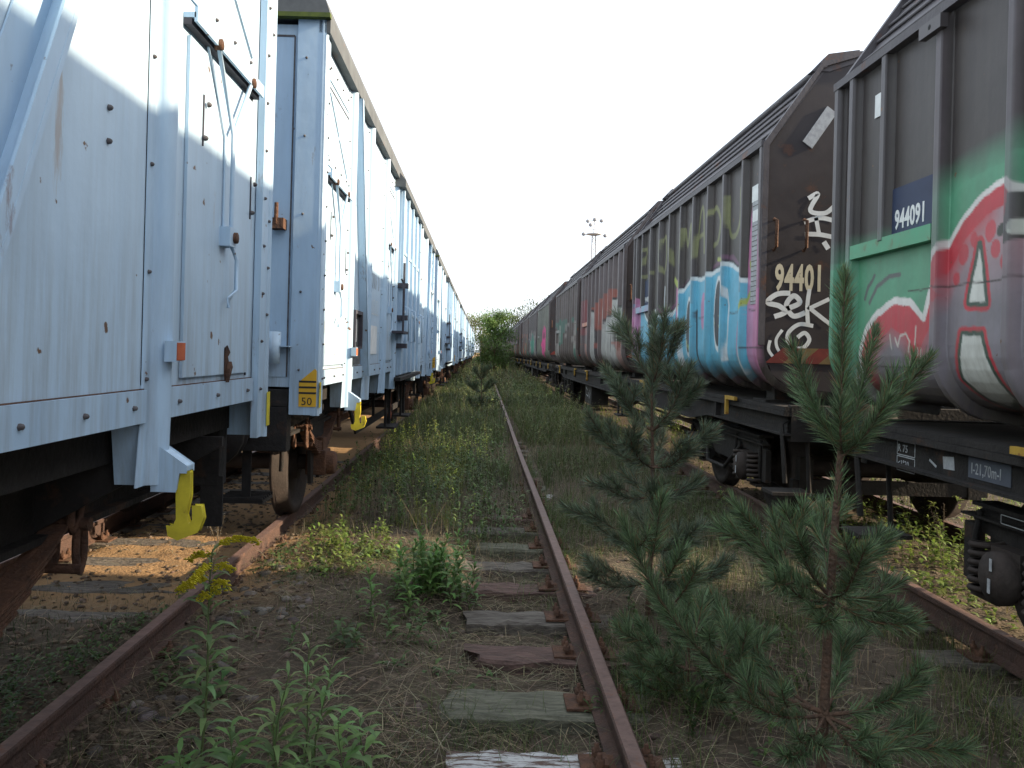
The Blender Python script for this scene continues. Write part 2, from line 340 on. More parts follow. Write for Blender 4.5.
# ================================================================ PALE BLUE COVERED WAGON (local: x towards the viewer's aisle +, y along, z up)
WL, GAPL = 11.95, 1.25
P = [1.24, 2.28, 3.50, 4.52]
def wheel_profile(s, Rw=.46):
    # a runs outwards
    return [(s*-.065, .0001), (s*-.065, .16), (s*-.03, .17), (s*-.02, .36), (s*-.07, .39), (s*-.07, Rw+.028), (s*-.045, Rw+.03), (s*-.035, Rw+.003), (s*.065, Rw-.004), (s*.068, .39), (s*.03, .37), (s*.01, .33), (s*.02, .16), (s*.07, .15), (s*.075, .0001)]
def wheelset(parent, y, name='wheelset'):
    a = MB(); a.tube([(-.95, y, .46), (.95, y, .46)], .07, 12); ax = a.build(name, M['wheel'], parent)
    for s in (-1, 1):
        m = MB(); m.lathe((s*.755, y, .46), wheel_profile(s)); m.build('wheel', M['wheel'], ax)
    return ax
def make_blue(P=P, brace=(.14, -.02)):
    root = empty('covered_wagon')
    XS = 1.340
    b = MB()   # shell
    b.box(-XS, XS, .03, WL-.03, 1.232, 3.66)
    for yy in P+[WL-q for q in P]: b.box(-XS-.05, -XS, yy-.07, yy+.07, 1.05, 3.66)
    for k in range(4): # vertical sheet seams and shallow plates between posts
        pass
    b.build('body_shell', M['bluepanel'], root)
    # end walls
    for (y0, sg) in ((.03, -1), (WL-.03, 1)):
        e = MB(); yo = y0+sg*.006
        ya, yb = min(y0, yo), max(y0, yo)
        e.box(-1.17, 1.17, ya, yb, 1.30, 3.58)
        for xx in (-.58, 0, .58): e.box(xx-.045, xx+.045, min(yo, yo+sg*.03), max(yo, yo+sg*.03), 1.25, 3.62)
        for zz in np.arange(1.45, 3.6, .42):
            for xx in (1.205, -1.205): e.bolt(xx, yo, zz, 'y', sg)
        # cross fold lines
        e.box(-1.165, 1.165, min(yo, yo+sg*.004), max(yo, yo+sg*.004), 3.575, 3.588, 1); e.box(1.16, 1.17, min(yo, yo+sg*.004), max(yo, yo+sg*.004), 1.3, 3.58, 1)
        e.build('end_wall', [M['blue'], M['bolt']], root)
    # corner posts (angle sections)
    for (ya, yb, sg) in ((0, .17, -1), (WL-.17, WL, 1)):
        for sx in (1, -1):
            c = MB(); x0, x1 = sorted((sx*1.19, sx*1.378))
            c.box(x0, x1, ya-.0 if sg < 0 else WL-.035, .035 if sg < 0 else yb, 1.05, 3.70)
            x0, x1 = sorted((sx*1.345, sx*1.378)); c.box(x0, x1, ya+.001, yb-.001, 1.051, 3.70)
            # rounded outer tube edge
            c.tube([(sx*1.358, ya+.03 if sg < 0 else yb-.03, 1.045), (sx*1.358, ya+.03 if sg < 0 else yb-.03, 3.695)], .032, 12)
            for zz in np.arange(1.25, 3.6, .235):
                c.bolt(sx*1.378, (ya+yb)/2+sg*-.05, zz+.04, 'x', sx)
                if int(zz*10) % 2: c.bolt(sx*1.378, (ya+yb)/2+sg*.03, zz-.06, 'x', sx)
            for zz in np.arange(1.35, 3.6, .52): c.bolt(sx*1.25, (0 if sg < 0 else WL), zz, 'y', sg)
            c.build('corner_post', [M['blue'], M['bolt']], root)
    # side posts: half round pressed sections with flanges, reaching below the sill
    for yy in P+[WL-q for q in P]:
        c = MB(); n = 10; prof = [(-.10, 0), (-.10, .006), (-.055, .008)] + [(-.045*math.cos(math.pi*k/n), .010+.052*math.sin(math.pi*k/n)) for k in range(n+1)] + [(.055, .008), (.10, .006), (.10, 0)]
        vs = [(XS+.001+h, yy+a, z) for z in (1.02, 1.236, 3.69) for a, h in prof]; m = len(prof)
        for i_ in range(m): # flare at the foot
            x, y_, z = vs[i_]; vs[i_] = (x*1.0-.006, yy+(y_-yy)*1.15, z)
        c.add(vs, [(j*m+k, j*m+k+1, (j+1)*m+k+1, (j+1)*m+k) for j in range(2) for k in range(m-1)], 0, True)
        c.add([vs[k] for k in range(m)], [tuple(range(m))]); c.add([vs[2*m+k] for k in range(m)], [tuple(range(m-1, -1, -1))])
        c.prism([(yy-.085, 1.225), (yy+.085, 1.225), (yy+.05, 1.02), (yy-.05, 1.02)], 'x', XS-.10, XS-.006)
        for zz in np.arange(1.38, 3.6, .36):
            c.bolt(XS+.009, yy-.078, zz, 'x', 1, .008); c.bolt(XS+.009, yy+.08, zz+.11, 'x', 1, .008)
        c.build('side_post', [M['blue'], M['bolt']], root, bevel=0)
    # sill strip with bolts
    s = MB()
    segs = [(.17, P[0]-.07), (P[0]+.07, P[1]-.07), (P[1]+.07, P[2]-.07), (P[2]+.07, P[3]-.07), (P[3]+.07, WL/2)]
    segs += [(WL-b_, WL-a_) for a_, b_ in segs]
    for a_, b_ in segs:
        s.box(XS+.002, XS+.020, a_+.02, b_-.02, 1.236, 1.345)
        for yy in np.linspace(a_+.12, b_-.12, max(2, int((b_-a_)/.28))): s.bolt(XS+.020, yy, 1.29, 'x', 1, .010)
        s.box(XS+.003, XS+.010, a_+.02, b_-.02, 1.3455, 1.349, 2)
    s.box(-XS-.02, -XS-.002, .17, WL-.17, 1.236, 1.345)
    s.build('sill', [M['blue'], M['bolt'], M['spring']], root)
    # diagonal braces, top at the hatch panel's post
    for mir in (0, 1):
        f = (lambda y_: y_) if not mir else (lambda y_: WL-y_)
        d = MB(); pts = [(f(P[0]+.14), 3.60), (f(P[0]+.30), 3.60), (f(P[1]-.0), 1.25), (f(P[1]-.16), 1.25)]
        d.prism(pts, 'x', XS+.003, XS+.008)
        pts = [(f(P[0]+.14), 3.60), (f(P[0]+.16), 3.60), (f(P[1]-.13), 1.25), (f(P[1]-.15), 1.25)]; d.prism(pts, 'x', XS+.008, XS+.075)
        pts = [(f(P[0]+.14), 3.60), (f(P[0]+.21), 3.60), (f(P[1]-.08), 1.25), (f(P[1]-.15), 1.25)]; d.prism(pts, 'x', XS+.066, XS+.074)
        d.build('diagonal_brace', M['blue'], root)
    # four hatches with embossed vent panel above
    hs = [(.27, 1.11), (3.62, 4.43)]; hs += [(WL-b_, WL-a_) for a_, b_ in hs]
    for hi, (a_, b_) in enumerate(hs):
        v = MB(); x = XS+.002
        v.box(x, x+.006, a_-.01, b_+.01, 2.80, 3.34); v.box(x, x+.006, a_-.01, b_+.01, 3.40, 3.56)
        c_, z_ = (a_+b_)/2, 3.07
        for (ya, za, yb, zb) in ((a_+.05, 2.85, b_-.05, 3.29), (a_+.05, 3.29, b_-.05, 2.85)):
            v.add([(x+.0065, ya, za), (x+.0065, yb, zb), (x+.0155, ya, za+.004), (x+.0155, yb, zb+.004), (x+.0065, ya, za+.022), (x+.0065, yb, zb+.022)], [(0, 1, 3, 2), (2, 3, 5, 4)], 0)
        for yy in np.linspace(a_+.06, b_-.06, 4):
            v.bolt(x+.006, yy, 3.48, 'x', 1, .009); v.bolt(x+.006, yy, 2.83, 'x', 1, .009)
        v.box(x+.0065, x+.009, a_-.008, b_+.008, 3.335, 3.348, 2)
        v.build('vent_panel', [M['bluepanel'], M['bolt'], M['seam']], root)
        h = MB(); h.box(x, x+.012, a_+.012, b_-.012, 1.375, 2.655); h.box(x, x+.005, b_-.011, b_+.003, 1.36, 2.70, 1)
        ht = h.build('hatch', [M['bluepanel'], M['seam']], root)
        r_ = MB(); r_.box(x+.001, x+.045, a_-.03, b_+.02, 2.705, 2.725); r_.box(x+.001, x+.03, a_-.03, b_+.02, 2.68, 2.704, 1); r_.box(x+.04, x+.052, a_-.03, b_+.02, 2.69, 2.745)
        r_.build('hatch_rail', [M['blue'], M['seam']], ht)
        k = MB(); cy = c_-.02*(1 if hi < 2 else -1); X1 = x+.045
        k.tube([(X1, cy-.22, 2.70), (X1, cy, 2.40), (X1, cy, 1.97)], .010, 8); k.tube([(X1, cy+.24, 2.70), (X1, cy, 2.40)], .010, 8)
        k.tube([(x+.015, cy-.25, 2.68), (x+.02, cy-.03, 2.38), (x+.02, cy-.03, 1.96)], .006, 6, 0)
        for q in (-.22, .24): k.lathe((X1-.012, cy+q, 2.70), [(0, .0001), (0, .022), (.03, .022), (.035, .0001)], 'x', 10, 2)
        k.box(x+.012, X1+.012, cy-.05, cy+.035, 1.92, 2.0); k.lathe((X1+.01, cy+.01, 1.96), [(0, .024), (.015, .024), (.016, .0001)], 'x', 10, 2)
        k.tube([(X1, cy, 1.93), (X1+.01, cy+.055, 1.87), (X1+.01, cy+.055, 1.74), (X1, cy-.01, 1.70), (X1, cy-.01, 1.66)], .009, 8)
        k.build('handle_rod', [M['blue'], M['seam'], M['spring']], ht)
        l = MB()
        for (yy, z0) in ((a_+.16, 2.28), (b_-.03, 2.10)):
            l.box(x+.012, x+.017, yy-.004, yy+.005, z0, z0+.20); l.bolt(x+.02, yy, z0+.03, 'x', 1, .012); l.bolt(x+.02, yy+.03, z0+.17, 'x', 1, .012)
        l.build('latch', [M['seam'], M['bolt']], ht)
    # plate over the torn patch, label frame
    # sliding door
    D0, D1 = P[3]+.12, WL-P[3]-.12
    d = MB(); xd = XS+.03
    d.box(xd, xd+.05, D0, D1, 1.18, 3.50)
    for yy in np.linspace(D0+.04, D1-.04, 5): d.box(xd+.05, xd+.085, yy-.035, yy+.035, 1.19, 3.49)
    for zz in (2.0, 2.75): d.box(xd+.051, xd+.065, D0+.08, D1-.08, zz-.02, zz+.02, 1)
    door = d.build('sliding_door', [M['blue'], M['bluepanel']], root, bevel=.004)
    for yy in (D0+.25, D0+1.1, D1-.2):
        hh = MB(); hh.tube([(xd+.085, yy, 2.05), (xd+.15, yy, 2.03), (xd+.15, yy, 1.62), (xd+.085, yy, 1.60)], .011, 8); hh.build('door_handle', M['blue'], door)
    t = MB(); t.tube([(xd+.13, D0-.3, 1.72), (xd+.13, D0-.3, 2.55)], .014, 8); t.box(xd, xd+.14, D0-.33, D0+.3, 1.70, 1.73)
    for zz in (1.55, 1.9, 2.3): t.box(xd+.02, xd+.15, D0-.04, D0+.08, zz-.03, zz+.03)
    t.build('locking_bar', M['seam'], door)
    hd = MB(); hd.prism([(XS-.02, 3.50), (XS+.14, 3.50), (XS+.14, 3.58), (XS+.02, 3.72), (XS-.02, 3.72)], 'y', D0-.18, D1+.18); hd.build('door_hood', M['roofgrey'], root)
    ld = MB(); ld.tube([(XS+.14, P[3]-.28, 2.35), (XS+.16, P[3]-.28, 2.3)], .01); ld.box(xd+.03, xd+.11, D0-.25, D1+.25, 1.12, 1.165); ld.build('door_track', M['under'], root)
    # roof
    n = 14; pr = [(1.40*math.cos(math.pi*k/n)*1.0, 3.735+.44*math.sin(math.pi*k/n)) for k in range(n+1)]
    ro = MB(); ro.prism([(1.40, 3.70)]+pr+[(-1.40, 3.70)], 'y', -.03, WL+.03)
    roof = ro.build('roof', M['roofgrey'], root)
    e = MB(); e.box(1.33, 1.404, .0, WL, 3.60, 3.703); e.box(-1.404, -1.33, .0, WL, 3.60, 3.703); e.build('roof_edge', M['roofgrey'], roof)
    e = MB(); e.box(-1.41, 1.41, -.05, .0, 3.685, 3.715); e.box(-1.41, 1.41, WL, WL+.05, 3.685, 3.715); e.build('end_cornice', M['moss'], roof)
    # underframe
    u = MB()
    for sx in (-1, 1):
        x0, x1 = sorted((sx*.90, sx*.95)); u.box(x0, x1, .1, WL-.1, .83, 1.10); x0, x1 = sorted((sx*.85, sx*1.0)); u.box(x0, x1, .1, WL-.1, .81, .835)
    u.box(-1.22, 1.22, .1, WL-.1, 1.09, 1.23)
    for yy in [.5]+P+[WL/2-.6, WL/2+.6]+[WL-q for q in P]+[WL-.5]:
        for sx in (-1, 1):
            pl = [(sx*.95, 1.09), (sx*1.32, 1.09), (sx*1.32, 1.05), (sx*.95, .84)]; u.prism(pl, 'y', yy-.012, yy+.012)
    u.box(-.9, .9, WL/2-.1, WL/2+.1, .7, 1.0)
    u.lathe((0, WL/2+1.2, .75), [(-.5, .0001), (-.5, .17), (.5, .17), (.5, .0001)], 'x', 16)
    u.build('underframe', M['under'], root)
    for (y0, sg) in ((0, -1), (WL, 1)):
        q = MB(); a_, b_ = sorted((y0, y0-sg*.12)); q.box(-1.18, 1.18, a_+.003, b_, .80, 1.10); q.box(-1.18, 1.18, a_+.001, b_, 1.10, 1.215)
        q.build('buffer_beam', M['under'], root, bevel=.006)
        for sx in (-.875, .875):
            bf = MB(); bf.lathe((sx, y0, 1.0), [(0, .0001), (0, .13), (sg*.06, .13), (sg*.06, .095), (sg*.34, .085), (sg*.34, .06), (sg*.56, .06), (sg*.56, .22), (sg*.59, .225), (sg*.605, .15), (sg*.61, .0001)], 'y', 20)
            bf.build('buffer', M['under'], root)
        cp = MB(); cp.tube([(0, y0, .95), (0, y0+sg*.25, .95), (.02, y0+sg*.42, .88), (0, y0+sg*.5, .98)], .035); cp.tube([(.1, y0, .9), (.13, y0+sg*.3, .55), (.1, y0+sg*.6, .85)], .022); cp.build('coupling', M['under'], root)
        st = MB(); a_, b_ = sorted((y0-sg*.10, y0-sg*.115)); st.box(.86 if sg < 0 else 1.09, .92 if sg < 0 else 1.20, a_, b_, .46 if sg < 0 else .60, .85)
        if sg < 0: st.box(.72, 1.02, min(y0-sg*.05, y0-sg*.30), max(y0-sg*.05, y0-sg*.30), .44, .462)
        for kk in range(6 if sg < 0 else 0): st.box(.72, 1.02, y0-sg*.05-sg*.05*kk-.006, y0-sg*.05-sg*.05*kk+.006, .462, .48)
        st.build('shunter_step', M['under'], root)
        wp = MB(); Y1 = y0+sg*.0; a_, b_ = sorted((Y1+sg*.001, Y1+sg*.005))
        wp.prism([(1.255, 1.105), (1.372, 1.105), (1.372, 1.345), (1.36, 1.36), (1.255, 1.27)], 'y', a_, b_)
        for zz in (1.19, 1.228, 1.266): wp.box(1.256, 1.371, min(b_, a_)-.0015 if sg < 0 else b_, a_-.0001 if sg < 0 else b_+.0015, zz, zz+.013, 1)
        pl = wp.build('warning_plate', [M['orangeyel'], M['black']], root)
        if sg < 0: text('number', '50', .072, (1.272, a_-.0008, 1.117), '-y', M['black'], pl)
    # running gear
    for ya in (1.95, WL-1.95):
        wheelset(root, ya)
        for sx in (-1, 1):
            ax = MB(); x = sx*1.0; ax.box(min(x-.09, x+.09), max(x-.09, x+.09), ya-.12, ya+.12, .36, .58); ax.lathe((x+sx*.09, ya, .46), [(0, .11), (sx*.07, .10), (sx*.08, .0001)], 'x', 14); ax.build('axle_box', M['spring'], root, bevel=.012)
            gd = MB()
            gd.prism([(ya-.55, 1.09), (ya+.55, 1.09), (ya+.30, .80), (ya+.22, .30), (ya+.125, .30), (ya+.125, .60), (ya-.125, .60), (ya-.125, .30), (ya-.22, .30), (ya-.30, .80)], 'x', x-.015-sx*.03, x+.015-sx*.03); gd.build('axle_guard', M['under'], root)
            sp = MB()
            for q in range(7):
                hl = .66-.075*q; m_ = 10
                for j in range(m_):
                    t0, t1 = -hl+2*hl*j/m_, -hl+2*hl*(j+1)/m_
                    z0, z1 = .66+.20*(t0/.66)**2-.017*q*0+.0, .66+.20*(t1/.66)**2
                    o_ = -.016*q
                    sp.add([(x-.045, ya+t0, z0+o_), (x+.045, ya+t0, z0+o_), (x-.045, ya+t1, z1+o_), (x+.045, ya+t1, z1+o_), (x-.045, ya+t0, z0+o_-.012), (x+.045, ya+t0, z0+o_-.012), (x-.045, ya+t1, z1+o_-.012), (x+.045, ya+t1, z1+o_-.012)], [(0, 1, 3, 2), (4, 6, 7, 5), (0, 2, 6, 4), (1, 5, 7, 3), (0, 4, 5, 1), (2, 3, 7, 6)])
            sp.box(x-.055, x+.055, ya-.06, ya+.06, .53, .69); sp.build('leaf_spring', M['spring'], root)
            for sy in (-1, 1):
                sh = MB(); yy = ya+sy*.70
                for xx in (-.05, .05):
                    loop = [(x+xx+.0, yy+.035*math.cos(t)+sy*.02*math.sin(t), .93+.10*math.sin(t)) for t in np.linspace(0, 2*math.pi, 12)]
                    sh.tube(loop, .014, 6, cap=False)
                    loop = [(x+xx, yy+.03*math.cos(t)+sy*.03, .77+.09*math.sin(t)) for t in np.linspace(0, 2*math.pi, 12)]
                    sh.tube(loop, .014, 6, cap=False)
                sh.tube([(x-.08, yy, 1.02), (x+.08, yy, 1.02)], .02); sh.tube([(x-.09, yy+sy*.02, .85), (x+.09, yy+sy*.02, .85)], .024); sh.tube([(x-.085, yy-sy*.02, .70), (x+.085, yy-sy*.02, .70)], .018)
                sh.build('spring_shackle', M['spring'], root)
            bs = MB(); bs.tube([(x-sx*.2, ya-.5, .95), (x-sx*.2, ya-.54, .45)], .02); bs.build('brake_block', M['under'], root)
    t = MB()
    for sx in (-1, 1):
        x = sx*1.05
        for (a_, b_) in (((2.95, 1.08), (3.75, .58)), ((3.72, .58), (8.23, .58)), ((8.20, .58), (9.0, 1.08))):
            dz = .045; t.add([(x-.012, a_[0], a_[1]-dz), (x-.012, b_[0], b_[1]-dz), (x-.012, b_[0], b_[1]+dz), (x-.012, a_[0], a_[1]+dz), (x+.012, a_[0], a_[1]-dz), (x+.012, b_[0], b_[1]-dz), (x+.012, b_[0], b_[1]+dz), (x+.012, a_[0], a_[1]+dz)], [(0, 1, 2, 3), (7, 6, 5, 4), (0, 4, 5, 1), (3, 2, 6, 7), (0, 3, 7, 4), (1, 5, 6, 2)])
        for yy in (3.75, 5.2, 6.75, 8.2): t.box(x-.014, x+.014, yy-.04, yy+.04, .60, 1.09)
    t.build('truss_beam', M['under'], root)
    # door steps, brake lever, cable box
    for yy in (5.0, 6.9):
        s_ = MB(); s_.box(1.22, 1.25, yy-.03, yy+.03, .50, 1.1); s_.box(1.22, 1.25, yy+.42, yy+.48, .50, 1.1); s_.box(1.12, 1.36, yy-.03, yy+.48, .48, .505); s_.build('foot_step', M['under'], root)
    lv = MB(); lv.box(1.20, 1.225, 5.66, 5.72, .62, 1.12); lv.lathe((1.21, 5.69, .60), [(-.02, .0001), (-.02, .05), (.02, .05), (.02, .0001)], 'x', 12); lv.build('brake_lever', M['orange'], root)
    # reflector and brackets
    for yy in (P[0]+.005, WL-P[0]-.005):
        k = MB(); k.box(XS+.06, XS+.10, yy-.05, yy+.03, 1.44, 1.51); k.box(XS+.10, XS+.103, yy-.045, yy+.025, 1.445, 1.505, 1); k.box(XS+.061, XS+.099, yy+.03, yy+.033, 1.445, 1.505, 1); k.build('reflector', [M['blue'], M['orange']], root)
    # electric socket on the near end wall
    sk = MB(); sk.lathe((1.08, -.06, 1.46), [(-.07, .0001), (-.07, .055), (.14, .062), (.14, .0001)], 'z', 18); sk.box(.98, 1.20, -.08, .03, 1.50, 1.507)
    so = sk.build('socket', M['blue'], root)
    k = MB(); k.box(.99, 1.07, -.13, -.06, 1.42, 1.50); k.box(1.02, 1.06, -.12, -.065, 1.36, 1.42); k.build('red_flap', M['red'], so)
    k = MB(); k.prism([(1.05, 1.575), (1.075, 1.58), (1.065, 1.553), (1.085, 1.555), (1.05, 1.52), (1.06, 1.545), (1.042, 1.545)], 'y', -.1265, -.1235); k.build('lightning_mark', M['yellow'], so)
    rb = MB(); rb.box(1.05, 1.14, -.07, .03, 2.28, 2.35); rb.tube([(1.09, -.06, 2.31), (1.09, -.06, 2.45)], .014); rb.build('lamp_bracket', M['spring'], root)
    # number writing and the tool box of panel two
    wr = MB(); rr = random.Random(3)
    def glyphs(y0, z0, n_, sz, mi):
        for j in range(n_):
            yy = y0+j*sz*.85
            for q in range(3):
                if rr.random() < .8:
                    a_ = rr.choice([((0, 0), (0, 1)), ((.5, 0), (.5, 1)), ((0, 1), (.5, 1)), ((0, 0), (.5, 0)), ((0, .5), (.5, .5))])
                    wr.ribbon([(yy+a_[0][0]*sz, z0+a_[0][1]*sz), (yy+a_[1][0]*sz, z0+a_[1][1]*sz)], sz*.13, lambda p, q_: (XS+.0165, p, q_), mi)
    glyphs(.30, 1.98, 2, .14, 0); glyphs(.30, 1.78, 2, .13, 0); glyphs(.30, 1.60, 3, .09, 0); glyphs(.30, 1.45, 2, .08, 0)
    XP = XS+.004
    for j in range(7):
        yy = P[1]+.25+j*.11
        wr.ribbon([(yy, 2.0), (yy, 1.86)], .014, lambda p, q_: (XP, p, q_), 0); wr.ribbon([(yy, 1.86), (yy+.05, 1.86)], .014, lambda p, q_: (XP, p, q_), 0)
        if j % 2: wr.ribbon([(yy, 2.0), (yy+.05, 2.0)], .014, lambda p, q_: (XP, p, q_), 0)
        if rr.random() < .9: wr.ribbon([(yy+.01, 2.12), (yy+.04, 2.2), (yy+.0, 2.27)], .02, lambda p, q_: (XP, p, q_), 1)
    wr.box(XS+.002, XS+.006, P[1]+.3, P[2]-.35, 1.45, 1.74, 0)
    rs = MB()
    for j in range(26):
        yy = P[1]+.2+rr.random()*.8; zz = 2.5+rr.random()*.85; rs.ribbon([(yy, zz), (yy+rr.uniform(-.02, .02), zz-rr.uniform(.02, .07))], .012, lambda p, q_: (XP, p, q_), 1)
    wr.build('stencilled_writing', [M['white'], M['bolt']], root); rs.build('scraped_marks', [M['white'], M['bolt']], root)
    tb = MB(); ya, yb = P[0]+.22, P[0]+.62
    tb.box(XS+.002, XS+.012, ya-.02, yb+.12, 1.36, 1.80, 1)
    for bx in ((ya, yb, 1.80, 1.83), (ya, yb, 1.50, 1.52), (ya, ya+.025, 1.52, 1.80), (yb-.025, yb, 1.52, 1.80)): tb.box(XS+.012, XS+.05, *bx)
    tb.box(XS+.0125, XS+.016, ya+.10, yb-.12, 1.56, 1.76, 2)
    tb.build('label_frame', [M['seam'], M['roofgrey'], M['white']], root)
    return root
def hooks(root, P0, mt, mark):
    for yy in (P0, WL-P0):
        k = MB(); k.prism([(1.36, 1.135), (1.385, 1.145), (1.475, 1.085), (1.475, 1.065), (1.45, 1.065), (1.44, 1.0), (1.36, 1.0)], 'y', yy-.035, yy+.035)
        k.build('hook_bracket', M['blue'], root, bevel=.004)
        hk = MB(); hk.prism([(1.437, 1.062), (1.478, 1.062), (1.480, .98), (1.468, .915), (1.476, .885), (1.488, .882), (1.498, .90), (1.496, .945), (1.520, .945), (1.528, .905), (1.512, .860), (1.445, .832), (1.415, .845), (1.410, .875), (1.430, .872), (1.442, .90)], 'y', yy-.016, yy+.016)
        hk.build('lashing_hook', mt, root, bevel=.004)
    if mark:
        for (y0, sg) in ((0, -1), (WL, 1)):
            wr = MB(); a2, b2 = sorted((y0, y0-sg*.05)); wr.box(1.3905, 1.3935, a2, b2, 1.10, 1.27); wr.build('edge_marking', M['yellow'], root)
nearblue = make_blue([1.33, 2.66, 3.6, 4.55])
blue = make_blue()
blabels = ['pale blue covered wagon nearest the camera, cut by the left edge of the photo', 'pale blue covered wagon behind the nearest one, with yellow 50 plate on its corner post',
           'third pale blue covered wagon down the left hand row', 'fourth pale blue covered wagon down the left hand row', 'fifth pale blue covered wagon down the left hand row',
           'sixth pale blue covered wagon down the left hand row', 'seventh pale blue covered wagon down the left hand row', 'eighth and last pale blue covered wagon of the left hand row']
y0 = 4.085-WL
row = []
for k in range(8):
    o = nearblue if k == 0 else blue if k == 1 else copy_tree(blue)
    o.location = (XL, 4.085-WL if k == 0 else 5.33+(k-1)*(WL+GAPL), 0)
    tag(o, blabels[k], 'freight wagon', 'pale blue covered wagons in a row'); row.append(o)
    if k == 0:
        first = o
hooks(first, 1.33, M['yellow'], True); hooks(row[1], P[0], M['yellow'], True)
for o in row[2:6]: hooks(o, P[0], M['spring'], False)
# things only the nearest wagon has: a torn patch and loose bolts
t = MB(); X_ = 1.3555
t.prism([(11.33, 1.49), (11.36, 1.50), (11.40, 1.47), (11.37, 1.45), (11.40, 1.40), (11.36, 1.37), (11.34, 1.335), (11.33, 1.37)], 'x', X_, X_+.004)
t.prism([(11.34, 1.34), (11.39, 1.405), (11.37, 1.43), (11.345, 1.40)], 'x', X_+.005, X_+.02, 1)
t.build('torn_patch', [M['hole'], M['spring']], first)
t = MB()
for zz in (2.10, 2.20): t.bolt(1.341, WL-1.70, zz, 'x', 1, .010)
t.box(1.341, 1.3435, WL-1.43, WL-1.425, 1.36, 3.6, 2); t.build('panel_bolts', [M['bolt'], M['bolt'], M['seam']], first)

# ================================================================ GRAFFITI CONTAINERS ON FLAT WAGONS
CL = 5.70
RIBS = [.035, .5, 1.08, 1.62, 2.2, 2.77, 3.33, 3.9, 4.47, 5.04, 5.45, 5.665]
def pip(Y, Z, poly):
    ins = np.zeros(Y.shape, bool); n = len(poly)
    for i_ in range(n):
        (a, b), (c, d) = poly[i_], poly[(i_+1) % n]
        cond = ((b > Z) != (d > Z)); xi = (c-a)*(Z-b)/((d-b) if d != b else 1e-9)+a; ins ^= cond & (Y < xi)
    return ins
def dist(Y, Z, pts):
    best = np.full(Y.shape, 9.)
    for (a, b), (c, d) in zip(pts[:-1], pts[1:]):
        dx, dy = c-a, d-b; L2 = dx*dx+dy*dy+1e-12; t_ = np.clip(((Y-a)*dx+(Z-b)*dy)/L2, 0, 1)
        best = np.minimum(best, np.hypot(Y-a-t_*dx, Z-b-t_*dy))
    return best
def put(C, mask, c, a=1.): 
    m_ = (mask.astype(float)*a)[:, None]; C[:] = C*(1-m_)+np.array(c)*m_
BASE = (.052, .044, .044)
def base_paint(Y, Z, seed, c=BASE):
    C = np.tile(np.array(c), (len(Y), 1)); n_ = fbm(Y*1.0, Z*.5, 2.2, seed); C *= (1+.12*n_)[:, None]
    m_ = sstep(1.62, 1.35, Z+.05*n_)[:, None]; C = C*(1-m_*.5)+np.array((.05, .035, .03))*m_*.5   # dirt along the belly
    return C
GREEN = (.10, .33, .20); REDP = (.52, .05, .07)
